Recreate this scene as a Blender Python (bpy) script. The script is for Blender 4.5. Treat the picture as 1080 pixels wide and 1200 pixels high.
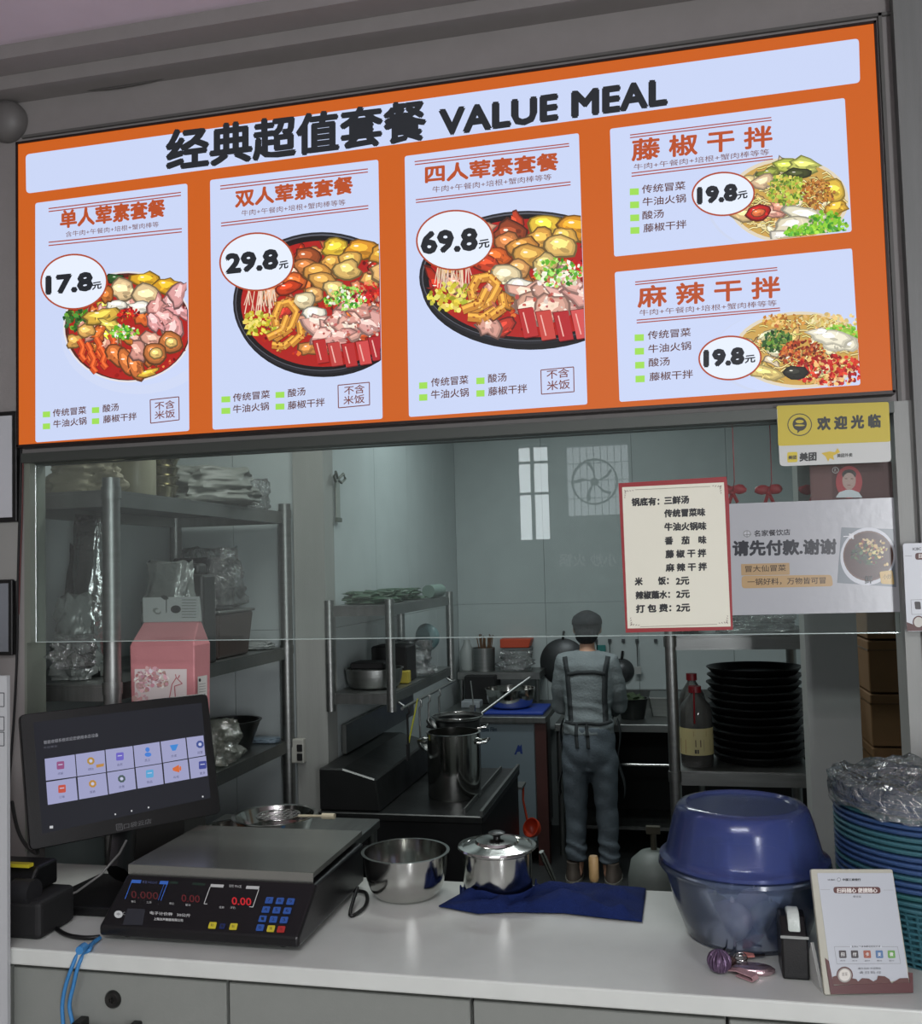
import bpy, bmesh, math, random
from mathutils import Vector, Matrix, noise
PI = math.pi
R_ = math.radians
SC = bpy.context.scene
COL = SC.collection
for o in list(bpy.data.objects):
    bpy.data.objects.remove(o)

# ------------------------------------------------------------------ camera
H = 1.72
F, CX, CY = 1116.49, 540.0, 606.98
YAW, PITCH, ROLL = .2198985, .0531660, -.0270250
_f = Vector((-math.sin(YAW), math.cos(YAW), 0)); _r = Vector((math.cos(YAW), math.sin(YAW), 0)); _u = Vector((0, 0, 1))
_f2 = _f * math.cos(PITCH) + _u * math.sin(PITCH); _u2 = _u * math.cos(PITCH) - _f * math.sin(PITCH)
_r3 = _r * math.cos(ROLL) + _u2 * math.sin(ROLL); _u3 = _u2 * math.cos(ROLL) - _r * math.sin(ROLL)
cam = bpy.data.cameras.new('camera')
camo = bpy.data.objects.new('camera', cam); COL.objects.link(camo)
cam.sensor_fit = 'HORIZONTAL'; cam.sensor_width = 36; cam.lens = F * 36 / 1080
cam.shift_y = (CY - 600) / 1080
cam.clip_start = .05
M = Matrix((( _r3.x, _u3.x, -_f2.x, 0), (_r3.y, _u3.y, -_f2.y, 0), (_r3.z, _u3.z, -_f2.z, H), (0, 0, 0, 1)))
camo.matrix_world = M
SC.camera = camo

# ------------------------------------------------------------------ world, exposure, lights
SC.view_settings.view_transform = 'Standard'; SC.view_settings.look = 'None'
SC.view_settings.exposure = 0.0; SC.view_settings.gamma = 1.0; SC.view_settings.use_curve_mapping = False
wd = bpy.data.worlds.new('overcast'); SC.world = wd; wd.use_nodes = True
wd.node_tree.nodes['Background'].inputs[0].default_value = (.80, .90, 1.0, 1)
wd.node_tree.nodes['Background'].inputs[1].default_value = 1.0
def area(name, loc, rot, sx, sy, power, col=(1, 1, 1)):
    l = bpy.data.lights.new(name, 'AREA'); l.shape = 'RECTANGLE'; l.size = sx; l.size_y = sy; l.energy = power; l.color = col
    o = bpy.data.objects.new(name, l); COL.objects.link(o); o.location = loc; o.rotation_euler = rot
    return o
area('shop_ceiling_lamp', (-.3, -.9, 3.16), (0, 0, 0), 1.6, .5, 55, (.97, .99, 1))
area('kitchen_ceiling_lamp', (-.55, 4.7, 2.92), (0, 0, 0), 1.1, .25, 20, (.90, .99, 1))
area('store_ceiling_lamp', (-1.15, 3.15, 2.92), (0, 0, 0), .9, .25, 13, (.97, 1, .97))
area('side_fill_light', (1.84, -2.45, 1.6), (R_(90), 0, R_(42)), .55, 2.3, 128, (.95, .97, 1))  # fill light added inside the shop to brighten the front; no opening here

# ------------------------------------------------------------------ helpers
def ray(px, py):
    return _r3 * ((px - CX) / F) - _u3 * ((py - CY) / F) + _f2
def P(px, py, Y):
    d = ray(px, py); return Vector((0, 0, H)) + d * (Y / d.y)
def PX(px, py, X):
    d = ray(px, py); return Vector((0, 0, H)) + d * (X / d.x)
def PZ(px, py, z):
    d = ray(px, py); return Vector((0, 0, H)) + d * ((z - H) / d.z)
def lin(c):
    return tuple(((x / 255) / 12.92 if x / 255 <= .04045 else ((x / 255 + .055) / 1.055) ** 2.4) for x in c[:3])
MATS = {}
def mat(name, rgb, rough=.5, metal=0, bump=0, bscale=60, var=0, emit=0, stretch=None, coat=0, trans=0, alpha=1, spec=.5, sss=0):
    if name in MATS: return MATS[name]
    m = bpy.data.materials.new(name); m.use_nodes = True; MATS[name] = m
    nt = m.node_tree; b = nt.nodes['Principled BSDF']
    c = lin(rgb)
    b.inputs['Base Color'].default_value = (*c, 1); b.inputs['Roughness'].default_value = rough
    b.inputs['Metallic'].default_value = metal; b.inputs['Specular IOR Level'].default_value = spec
    if coat: b.inputs['Coat Weight'].default_value = coat
    if trans: b.inputs['Transmission Weight'].default_value = trans
    if alpha < 1: b.inputs['Alpha'].default_value = alpha
    if emit:
        b.inputs['Base Color'].default_value = (.02, .02, .02, 1); b.inputs['Specular IOR Level'].default_value = .15
        b.inputs['Emission Color'].default_value = (*c, 1); b.inputs['Emission Strength'].default_value = emit
    if bump or var:
        tc = nt.nodes.new('ShaderNodeTexCoord'); mp = nt.nodes.new('ShaderNodeMapping')
        nt.links.new(tc.outputs['Object'], mp.inputs[0])
        if stretch: mp.inputs['Scale'].default_value = stretch
        n = nt.nodes.new('ShaderNodeTexNoise'); n.inputs['Scale'].default_value = bscale; n.inputs['Detail'].default_value = 5
        nt.links.new(mp.outputs[0], n.inputs['Vector'])
        if bump:
            bp = nt.nodes.new('ShaderNodeBump'); bp.inputs['Strength'].default_value = bump; bp.inputs['Distance'].default_value = .01
            nt.links.new(n.outputs[0], bp.inputs['Height']); nt.links.new(bp.outputs[0], b.inputs['Normal'])
        if var:
            n2 = nt.nodes.new('ShaderNodeTexNoise'); n2.inputs['Scale'].default_value = bscale * .12; n2.inputs['Detail'].default_value = 6
            nt.links.new(mp.outputs[0], n2.inputs['Vector'])
            r = nt.nodes.new('ShaderNodeValToRGB'); r.color_ramp.elements[0].position = .3; r.color_ramp.elements[1].position = .7
            r.color_ramp.elements[0].color = (*[x * (1 - var) for x in c], 1); r.color_ramp.elements[1].color = (*[min(1, x * (1 + var * .5)) for x in c], 1)
            nt.links.new(n2.outputs[0], r.inputs[0]); nt.links.new(r.outputs[0], b.inputs['Base Color'])
    return m
def film(name, tint, gloss=.35, rough=.12, dens=.12, bump=.5, bscale=25):
    """thin crinkled transparent plastic: see-through, glossy, a little milky"""
    if name in MATS: return MATS[name]
    m = bpy.data.materials.new(name); m.use_nodes = True; MATS[name] = m
    nt = m.node_tree; nt.nodes.clear(); N = nt.nodes.new; L = nt.links.new
    out = N('ShaderNodeOutputMaterial'); tr = N('ShaderNodeBsdfTransparent'); gl = N('ShaderNodeBsdfGlossy'); df = N('ShaderNodeBsdfTranslucent'); d2 = N('ShaderNodeBsdfDiffuse')
    c = (*lin(tint), 1)
    tr.inputs[0].default_value = (.93, .95, .95, 1); gl.inputs['Roughness'].default_value = rough
    df.inputs[0].default_value = c; d2.inputs[0].default_value = c
    a0 = N('ShaderNodeMixShader'); a0.inputs[0].default_value = .5; L(df.outputs[0], a0.inputs[1]); L(d2.outputs[0], a0.inputs[2])
    a = N('ShaderNodeMixShader'); a.inputs[0].default_value = dens; L(tr.outputs[0], a.inputs[1]); L(a0.outputs[0], a.inputs[2])
    lw = N('ShaderNodeFresnel'); lw.inputs[0].default_value = 1.5
    mu = N('ShaderNodeMath'); mu.operation = 'MULTIPLY_ADD'; mu.inputs[1].default_value = 1.0; mu.inputs[2].default_value = gloss * .25; L(lw.outputs[0], mu.inputs[0])
    mu.use_clamp = True
    b = N('ShaderNodeMixShader'); L(mu.outputs[0], b.inputs[0]); L(a.outputs[0], b.inputs[1]); L(gl.outputs[0], b.inputs[2]); L(b.outputs[0], out.inputs[0])
    if bump:
        tc = N('ShaderNodeTexCoord'); n = N('ShaderNodeTexNoise'); n.inputs['Scale'].default_value = bscale; n.inputs['Detail'].default_value = 4
        n.inputs['Distortion'].default_value = 1.2
        L(tc.outputs['Object'], n.inputs['Vector']); bp = N('ShaderNodeBump'); bp.inputs['Strength'].default_value = bump; bp.inputs['Distance'].default_value = .02
        L(n.outputs[0], bp.inputs['Height']); L(bp.outputs[0], gl.inputs['Normal']); L(bp.outputs[0], lw.inputs['Normal'])
    return m
def printmat(name, emit=0, rough=.5):
    if name in MATS: return MATS[name]
    m = bpy.data.materials.new(name); m.use_nodes = True; MATS[name] = m
    nt = m.node_tree; b = nt.nodes['Principled BSDF']
    a = nt.nodes.new('ShaderNodeAttribute'); a.attribute_name = 'ink'
    b.inputs['Roughness'].default_value = rough
    if emit:
        b.inputs['Base Color'].default_value = (.02, .02, .02, 1); b.inputs['Specular IOR Level'].default_value = .15
        b.inputs['Base Color'].default_value = (.02, .02, .02, 1); b.inputs['Specular IOR Level'].default_value = .2
        nt.links.new(a.outputs[0], b.inputs['Emission Color']); b.inputs['Emission Strength'].default_value = emit
    else:
        nt.links.new(a.outputs[0], b.inputs['Base Color'])
    return m

def wmat(o):
    m = Matrix.Identity(4); 
    while o is not None:
        m = o.matrix_basis @ m; o = o.parent
    return m
def tag(o, label=None, cat=None, group=None, kind=None):
    if label: o['label'] = label
    if cat: o['category'] = cat
    if group: o['group'] = group
    if kind: o['kind'] = kind
    return o
def thing(name, label, cat, loc=(0, 0, 0), rz=0, group=None):
    o = bpy.data.objects.new(name, None); COL.objects.link(o); o.location = loc; o.rotation_euler = (0, 0, rz); o.empty_display_size = .05
    return tag(o, label, cat, group)
def finish(name, me, mats, parent, smooth=None, bevel=0, seg=1, origin=None):
    if mats is not None:
        for m in (mats if isinstance(mats, (list, tuple)) else [mats]): me.materials.append(m)
    o = bpy.data.objects.new(name, me); COL.objects.link(o)
    if parent is not None:
        me.transform(wmat(parent).inverted()); o.parent = parent
    else:
        vs = [v.co for v in me.vertices]
        if origin is None:
            xs = [v.x for v in vs]; ys = [v.y for v in vs]; zs = [v.z for v in vs]
            origin = Vector(((min(xs) + max(xs)) / 2, (min(ys) + max(ys)) / 2, min(zs)))
        me.transform(Matrix.Translation(-Vector(origin))); o.location = origin
    if smooth is not None:
        for p in me.polygons: p.use_smooth = True
        if smooth < 180: me.set_sharp_from_angle(angle=R_(smooth))
    if bevel:
        b = o.modifiers.new('bevel', 'BEVEL'); b.width = bevel; b.segments = seg; b.limit_method = 'ANGLE'; b.angle_limit = R_(40)
    return o
class MB:
    def __init__(s): s.bm = bmesh.new(); s.T = Matrix.Identity(4)
    def v(s, p): return s.bm.verts.new(s.T @ Vector(p))
    def f(s, vs, mi=0):
        try: fc = s.bm.faces.new(vs); fc.material_index = mi; return fc
        except ValueError: return None
    def hexa(s, p, mi=0):
        v = [s.v(q) for q in p]
        for q in ((3, 2, 1, 0), (4, 5, 6, 7), (0, 1, 5, 4), (1, 2, 6, 5), (2, 3, 7, 6), (3, 0, 4, 7)): s.f([v[i] for i in q], mi)
        return s
    def box(s, x0, x1, y0, y1, z0, z1, mi=0):
        return s.hexa([(x0, y0, z0), (x1, y0, z0), (x1, y1, z0), (x0, y1, z0), (x0, y0, z1), (x1, y0, z1), (x1, y1, z1), (x0, y1, z1)], mi)
    def cbox(s, c, sx, sy, sz, rz=0, rx=0, mi=0):
        old = s.T; s.T = old @ Matrix.Translation(c) @ Matrix.Rotation(rz, 4, 'Z') @ Matrix.Rotation(rx, 4, 'X')
        s.box(-sx / 2, sx / 2, -sy / 2, sy / 2, -sz / 2, sz / 2, mi); s.T = old; return s
    def ring(s, c, ax, r, n, r2=None, ref=None):
        ax = Vector(ax).normalized()
        a = (Vector(ref) if ref else (Vector((0, 0, 1)) if abs(ax.z) < .9 else Vector((1, 0, 0)))).cross(ax).normalized(); b = ax.cross(a)
        c = Vector(c); r2 = r2 or r
        return [s.v(c + a * (r * math.cos(2 * PI * i / n)) + b * (r2 * math.sin(2 * PI * i / n))) for i in range(n)]
    def bridge(s, A, B, mi=0):
        n = len(A)
        for i in range(n): s.f([A[i], A[(i + 1) % n], B[(i + 1) % n], B[i]], mi)
    def tube(s, pts, r, n=8, caps=True, mi=0, flat=1):
        pts = [Vector(p) for p in pts]; rs = r if isinstance(r, (list, tuple)) else [r] * len(pts)
        prev = None; ref = None; first = None
        for i, p in enumerate(pts):
            t = (pts[min(i + 1, len(pts) - 1)] - pts[max(i - 1, 0)]).normalized()
            if ref is None: ref = Vector((0, 0, 1)) if abs(t.z) < .9 else Vector((1, 0, 0))
            a = (ref - t * ref.dot(t))
            if a.length < 1e-5: a = Vector((1, 0, 0)) - t * t.x
            a.normalize(); b = t.cross(a); ref = a
            R = [s.v(p + b * (rs[i] * math.cos(2 * PI * k / n)) + a * (rs[i] * flat * math.sin(2 * PI * k / n))) for k in range(n)]
            if prev: s.bridge(prev, R, mi)
            else: first = R
            prev = R
        if caps: s.f(first[::-1], mi); s.f(prev, mi)
        return s
    def lathe(s, prof, c=(0, 0, 0), n=32, mi=0, closed=False, axis=None, sy=1):
        """prof: (r, z) pairs, revolved about the z axis through c"""
        old = s.T; T = Matrix.Translation(c)
        if axis is not None: T = T @ Vector((0, 0, 1)).rotation_difference(Vector(axis)).to_matrix().to_4x4()
        s.T = old @ T; prev = None; first = None
        for r, z in prof:
            if r < 1e-6: R = s.v((0, 0, z))
            else: R = [s.v((r * math.cos(2 * PI * i / n), sy * r * math.sin(2 * PI * i / n), z)) for i in range(n)]
            if prev is not None:
                pl, rl = isinstance(prev, list), isinstance(R, list)
                if pl and rl: s.bridge(prev, R, mi)
                elif pl: 
                    for i in range(n): s.f([prev[i], prev[(i + 1) % n], R], mi)
                elif rl:
                    for i in range(n): s.f([prev, R[(i + 1) % n], R[i]], mi)
            else: first = R
            prev = R
        if closed and isinstance(prev, list) and isinstance(first, list): s.bridge(prev, first, mi)
        s.T = old; return s
    def prism(s, pts, d, mi=0):
        d = Vector(d); A = [s.v(p) for p in pts]; B = [s.v(Vector(p) + d) for p in pts]
        s.f(A[::-1], mi); s.f(B, mi); s.bridge(A, B, mi); return s
    def grid(s, nu, nv, fn, mi=0, thick=None):
        V = [[s.v(fn(i / nu, j / nv)) for i in range(nu + 1)] for j in range(nv + 1)]
        for j in range(nv):
            for i in range(nu): s.f([V[j][i], V[j][i + 1], V[j + 1][i + 1], V[j + 1][i]], mi)
        return s
    def blob(s, c, rx, ry, rz, seed=0, amp=.15, fr=2.0, sub=3, mi=0, flatz=None, rot=0):
        r = bmesh.ops.create_icosphere(s.bm, subdivisions=sub, radius=1)
        c = Vector(c); Rm = Matrix.Rotation(rot, 3, 'Z')
        for v in r['verts']:
            p = v.co.copy(); k = 1 + amp * noise.noise(p * fr + Vector((seed * 7.3, seed * 1.7, 3))) + amp * .5 * noise.noise(p * fr * 2.7 + Vector((3, seed * 5.1, 1)))
            q = Rm @ Vector((p.x * rx * k, p.y * ry * k, p.z * rz * k))
            if flatz is not None: q.z = max(q.z, flatz - c.z)
            v.co = s.T @ (c + q)
        for v in r['verts']:
            for f in v.link_faces: f.material_index = mi
        return s
    def build(s, name, mats, parent=None, smooth=None, bevel=0, seg=1, origin=None, fix=True):
        if fix: bmesh.ops.recalc_face_normals(s.bm, faces=s.bm.faces)
        me = bpy.data.meshes.new(name); s.bm.to_mesh(me); s.bm.free()
        return finish(name, me, mats, parent, smooth, bevel, seg, origin)

# ---- text outlines (flat print)
TXT = {}
def glyphs(body, spacing=1.0):
    k = (body, spacing)
    if k in TXT: return TXT[k]
    cu = bpy.data.curves.new('t', 'FONT'); cu.body = body; cu.size = 1; cu.resolution_u = 2; cu.space_character = spacing; cu.fill_mode = 'FRONT' if hasattr(cu, 'fill_mode') else 'BOTH'
    ob = bpy.data.objects.new('t', cu); COL.objects.link(ob)
    bpy.context.view_layer.update()
    me = bpy.data.meshes.new_from_object(ob.evaluated_get(bpy.context.evaluated_depsgraph_get()))
    V = [(v.co.x, v.co.y) for v in me.vertices]; Fc = [tuple(p.vertices) for p in me.polygons]
    bpy.data.objects.remove(ob); bpy.data.curves.remove(cu); bpy.data.meshes.remove(me)
    xs = [v[0] for v in V] or [0, 1]; ys = [v[1] for v in V] or [0, 1]
    TXT[k] = (V, Fc, min(xs), max(xs), min(ys), max(ys)); return TXT[k]
def rrect(q, rad, seg=4):
    """rounded quad from four 2D corners"""
    out = []; q = [Vector(p) for p in q]
    for i in range(4):
        p = q[i]; a = (q[i - 1] - p); b = (q[(i + 1) % 4] - p)
        a = a.normalized() * min(rad, a.length / 2); b = b.normalized() * min(rad, b.length / 2)
        for k in range(seg + 1):
            t = k / seg; out.append(p + a * (1 - t) ** 2 + b * t ** 2)
    return [(v.x, v.y) for v in out]
class INK:
    """flat print on a plane; map(px,py)->world point, n = outward normal"""
    def __init__(s, mp, n=(0, -1, 0), base=.0004, step=1e-5):
        s.mp = mp; s.n = Vector(n).normalized(); s.d = base; s.step = step; s.V = []; s.F = []; s.C = []; s.clip = None
    def poly(s, pts, rgb, up=True):
        if s.clip is not None:
            for (ax, ay, bx, by) in s.clip:      # keep the inner side of each card edge
                out = []; side = lambda p: (bx - ax) * (p[1] - ay) - (by - ay) * (p[0] - ax)
                for i in range(len(pts)):
                    a, b = pts[i - 1], pts[i]; da, db = side(a), side(b)
                    if (da >= 0) != (db >= 0): t = da / (da - db); out.append((a[0] + (b[0] - a[0]) * t, a[1] + (b[1] - a[1]) * t))
                    if db >= 0: out.append(b)
                pts = out
                if len(pts) < 3: return
        if len(pts) < 3: return
        i0 = len(s.V); s.d += s.step
        for p in pts: s.V.append(s.mp(*p) + s.n * s.d)
        s.F.append(tuple(range(i0, i0 + len(pts)))); s.C.append((*lin(rgb), 1))
    def line(s, a, b, w, rgb):
        a = Vector(a); b = Vector(b); t = (b - a).normalized(); m = Vector((-t.y, t.x)) * w / 2
        s.poly([tuple(a - m), tuple(b - m), tuple(b + m), tuple(a + m)], rgb)
    def frame(s, q, w, rgb):
        for i in range(4): s.line(q[i], q[(i + 1) % 4], w, rgb)
    def ell(s, cx, cy, rx, ry, rgb, n=24, rot=0, jag=0, seed=0):
        pts = []
        for i in range(n):
            a = 2 * PI * i / n; k = 1 + (jag * noise.noise(Vector((math.cos(a) * 1.6, math.sin(a) * 1.6, seed * 3.1 + .5))) * 2 if jag else 0)
            x = rx * k * math.cos(a); y = ry * k * math.sin(a)
            pts.append((cx + x * math.cos(rot) - y * math.sin(rot), cy + x * math.sin(rot) + y * math.cos(rot)))
        s.poly(pts, rgb)
    def text(s, body, x0, y0, x1, y1, h, rgb, bold=0, spacing=1.0):
        V, Fc, ax, bx, ay, by = glyphs(body, spacing)
        if not Fc: return
        A = Vector((x0, y0)); e = Vector((x1, y1)) - A; up = Vector((-.02, -h))
        shifts = [(0, 0)] if not bold else [(bold * math.cos(a), bold * math.sin(a)) for a in [k * PI / 3 for k in range(6)]] + [(0, 0)]
        s.d += s.step * 2; c = (*lin(rgb), 1)
        for k, (dx, dy) in enumerate(shifts):
            i0 = len(s.V)
            for (x, y) in V:
                q = A + e * ((x - ax) / (bx - ax)) + up * ((y - ay) / (by - ay))
                s.V.append(s.mp(q.x + dx, q.y + dy) + s.n * (s.d + k * 1e-6))
            for f in Fc: s.F.append(tuple(i + i0 for i in f)); s.C.append(c)
        s.d += 1e-5
    def build(s, name, m, parent=None):
        me = bpy.data.meshes.new(name); me.from_pydata([tuple(v) for v in s.V], [], s.F)
        at = me.color_attributes.new('ink', 'FLOAT_COLOR', 'CORNER')
        buf = []
        for f, c in zip(s.F, s.C): buf += list(c) * len(f)
        at.data.foreach_set('color', buf)
        return finish(name, me, m, parent)

# ------------------------------------------------------------------ materials
steel = mat('brushed_steel', (150, 152, 150), .42, 1, .10, 40, .12, stretch=(1, 1, 12))
steel_dk = mat('dull_steel', (135, 138, 136), .38, .95, .12, 30, .2, stretch=(8, 1, 1))
steel_pol = mat('polished_steel', (198, 198, 194), .14, 1, .04, 20, .05)
black = mat('black_plastic', (13, 13, 14), .38, 0, .05, 300)
blackm = mat('black_matt', (16, 16, 17), .7, 0)
white_lam = mat('white_laminate', (200, 203, 198), .28, 0, .03, 90, .05)
drawer_m = mat('drawer_board', (128, 131, 126), .45, 0, .03, 200, .03)
wall_m = mat('grey_wall_paint', (140, 136, 134), .75, 0, .06, 120, .05)
jamb_m = mat('pale_jamb_board', (150, 152, 148), .5, 0, .08, 40, .06, stretch=(6, 6, .4))
panel_m = mat('white_wall_panel', (176, 184, 184), .4, 0, .03, 60, .05)
grout_m = mat('panel_backing', (120, 126, 126), .7, 0)
ceil_m = mat('ceiling_paint', (208, 194, 205), .8, 0, .04, 60, .04)
floor_m = mat('kitchen_floor_tile', (58, 60, 60), .4, 0, .1, 30, .3)
shopfloor_m = mat('shop_floor_tile', (176, 172, 168), .4, 0, .05, 20, .1)
clear = film('clear_plastic_film', (210, 215, 212), .5, .10, .10, .9, 22)
clear_lt = film('thin_clear_wrap', (215, 220, 218), .4, .14, .16, .8, 40)
pr_lit = printmat('backlit_print', 1.0)
pr = printmat('paper_print', 0, .45)
# ------------------------------------------------------------------ the setting
def struct(name, mb, m, label=None, **k):
    o = mb.build(name, m, **k); tag(o, label, None, None, 'structure'); return o
OX0, OX1, OZ1 = -1.835, .528, 2.088          # the serving opening
YW0, YW1 = 2.42, 2.50
w = MB(); w.box(-2.7, OX0, YW0, YW1, 0, 3.22); w.box(OX0, OX1, YW0, YW1, OZ1, 3.22); w.box(OX1, 2.0, YW0, YW1, 0, 3.22)
struct('wall_front', w, wall_m, 'grey painted wall around the serving opening')
w = MB(); w.box(.556, 2.0, 2.385, 2.42, 0, 3.22)
struct('trim_1', w, mat('grained_grey_board', (120, 122, 120), .5, 0, .1, 50, .08, stretch=(8, 8, .4)), 'pale grained board cladding right of the opening')
w = MB(); w.box(OX0 - .002, OX0 + .006, 2.415, 2.50, .95, OZ1); w.box(OX0 + .006, OX0 + .017, 2.415, 2.439, 1.54, OZ1)
struct('trim_2', w, mat('greenish_jamb', (112, 118, 108), .5, 0, .05, 30, .08), 'greenish jamb lining on the left of the opening')
w = MB(); w.box(OX1 - .012, OX1 + .03, 2.41, 2.505, 0, OZ1)
struct('trim_3', w, jamb_m, 'pale jamb lining on the right of the opening')
w = MB(); w.box(OX0, OX1 - .012, 2.40, 2.50, OZ1 - .028, OZ1 - .001)
struct('trim_4', w, mat('dark_grey_metal', (72, 76, 72), .45, .4), 'dark grey metal strip under the menu lightbox')
w = MB(); w.box(-2.7, .99, 2.34, 2.42, 3.14, 3.22); w.box(-2.7, .99, 2.26, 2.42, 3.18, 3.22)
struct('trim_5', w, wall_m, 'stepped cornice under the ceiling')
w = MB(); w.box(-2.7, 2.0, -3.5, 2.5, 3.22, 3.30); struct('ceiling', w, ceil_m)
w = MB(); w.box(-2.7, 2.0, -3.5, 2.42, -.1, 0); struct('floor', w, shopfloor_m)
w = MB(); w.box(-2.78, -2.7, -3.5, 2.5, 0, 3.22); struct('wall_left', w, wall_m)
w = MB(); w.box(2.0, 2.08, -3.5, 2.5, 0, 3.22); struct('wall_right', w, wall_m)
# facade behind the customers, seen mirrored in the glass: window, exhaust fan grille, lettering
YB = -3.4; VY = 2.44 + (2.44 - YB)
def mir(px, py): p = P(px, py, VY); return p.x, p.z
wx0, wz1 = mir(602, 521); wx1, wz0 = mir(648, 634)
vx0, vz1 = mir(662, 523); vx1, vz0 = mir(738, 602)
w = MB(); w.box(-2.7, wx0, YB - .1, YB, 0, 3.22); w.box(wx1, vx0, YB - .1, YB, 0, 3.22); w.box(vx1, 2.0, YB - .1, YB, 0, 3.22); w.box(vx0, vx1, YB - .1, YB, 0, vz0); w.box(vx0, vx1, YB - .1, YB, vz1, 3.22); w.box(wx0, wx1, YB - .1, YB, 0, wz0); w.box(wx0, wx1, YB - .1, YB, wz1, 3.22)
struct('wall_entrance', w, mat('entrance_wall', (96, 96, 98), .7, 0, .05, 30, .15))
w = MB()
for x in (wx0, wx0 + (wx1 - wx0) * .42, wx1 - .03): w.box(x, x + .03, YB - .06, YB - .02, wz0, wz1)
for z in (wz0, wz0 + (wz1 - wz0) * .48, wz0 + (wz1 - wz0) * .8, wz1 - .03): w.box(wx0, wx1, YB - .06, YB - .02, z, z + .02)
struct('window_1', w, mat('window_frame_grey', (110, 112, 112), .5))
l = area('daylight_window', ((wx0 + wx1) / 2, YB - .12, (wz0 + wz1) / 2), (R_(90), 0, R_(180)), abs(wx1 - wx0), abs(wz1 - wz0), 5, (.92, .97, 1)); l.rotation_euler = (R_(90), 0, 0)
w = MB()
for i in range(1, 9): x = vx0 + (vx1 - vx0) * i / 9; w.box(x - .003, x + .003, YB - .05, YB - .04, vz0, vz1)
for i in range(1, 4): z = vz0 + (vz1 - vz0) * i / 4; w.box(vx0, vx1, YB - .06, YB - .05, z - .003, z + .003)
struct('window_3', w, mat('window_frame_grey', (110, 112, 112), .5))
area('daylight_fan_window', ((vx0 + vx1) / 2, YB - .14, (vz0 + vz1) / 2), (R_(90), 0, 0), abs(vx1 - vx0), abs(vz1 - vz0), 1.3, (.92, .97, 1))
fx, fz = mir(697, 565)
ft = thing('exhaust_fan', 'round exhaust fan behind a wire grille, mirrored in the glass', 'fan', (fx, YB, fz))
w = MB(); w.lathe([(.2, 0), (.2, .07), (.185, .07), (.185, 0)], (fx, YB, fz), 32, closed=True, axis=(0, 1, 0)); w.build('fan_ring', mat('fan_ring_white', (60, 62, 62), .4), ft, smooth=40)
for k in range(5):
    a = 2 * PI * k / 5 + .3; w = MB(); w.tube([(fx + .03 * math.cos(a), YB + .04, fz + .03 * math.sin(a)), (fx + .11 * math.cos(a + .1), YB + .035, fz + .11 * math.sin(a + .1)), (fx + .17 * math.cos(a + .3), YB + .03, fz + .17 * math.sin(a + .3))], [.02, .045, .055], 8, flat=.25)
    w.build('fan_blade', mat('fan_blade_grey', (70, 74, 76), .5), ft, smooth=40)
w = MB(); w.lathe([(0, .075), (.035, .07), (.035, .02)], (fx, YB, fz), 16, axis=(0, 1, 0)); w.build('fan_hub', mat('fan_ring_white', (60, 62, 62)), ft, smooth=40)
def mapb(px, py): x, z = mir(px, py); return Vector((x, YB, z))
k = INK(mapb, (0, 1, 0), .001)
k.text('小炒 火锅', 722, 664, 656, 664, 15, (225, 228, 230), .4)
tag(k.build('wall_lettering', pr), 'pale painted lettering mirrored in the glass', 'lettering')
# kitchen shell
KC = 2.95
w = MB(); w.box(-2.28, 1.05, 2.42, 6.5, -.1, 0); struct('floor_kitchen', w, floor_m)
w = MB(); w.box(-2.28, 1.05, 2.50, 6.5, KC, KC + .1); struct('ceiling_kitchen', w, panel_m)
w = MB(); w.box(-2.28, -2.2, 2.5, 3.9, 0, KC); struct('wall_rack_side', w, panel_m)
def panelled(name, x0, x1, y, z1, dx, dz, face=-1, axis='x', label=None):
    w = MB()
    if axis == 'x': w.box(x0 - .09 if y > 5 else x0, x1, y + .012, y + .09, 0, z1)
    else: w.box(y - .09, y - .012, x0, x1, 0, z1)
    s = struct(name, w, grout_m, label)
    n = max(1, round((x1 - x0) / dx)); q = (x1 - x0) / n; m = max(1, round(z1 / dz)); h = z1 / m
    for i in range(n):
        for j in range(m):
            a0, a1 = x0 + i * q + .0015, x0 + (i + 1) * q - .0015; w = MB()
            if axis == 'x': w.box(a0, a1, y, y + .011, j * h + .001, (j + 1) * h - .001)
            else: w.box(y - .011, y, a0, a1, j * h + .001, (j + 1) * h - .001)
            w.build('wall_panel', panel_m, s)
    return s
panelled('wall_alcove', -2.2, -1.615, 3.9, KC, .3, 1.48, label='white panelled wall behind the tall rack')
w = MB(); w.box(-1.61, -1.47, 3.87, 3.99, 0, KC); struct('trim_6', w, jamb_m, 'grey corner post between rack alcove and range')
panelled('wall_kitchen_left', 3.99, 6.4, -1.47, KC, .6, 1.48, axis='y', label='white panelled wall along the range')
panelled('wall_back', -1.47, .95, 6.4, KC, .6, 1.48, label='white panelled wall at the back of the kitchen')
w = MB(); w.box(.95, 1.05, 2.5, 6.5, 0, KC); struct('wall_kitchen_right', w, panel_m)
pa = P(945, 800, 3.0).x; pb = P(1009, 850, 3.0).x
w = MB(); w.box(pa, pb, 3.0, 3.12, 0, KC); struct('trim_7', w, mat('pillar_white', (165, 168, 165), .5, 0, .03, 50, .08), 'pale square post right of the tray rack')
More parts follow.
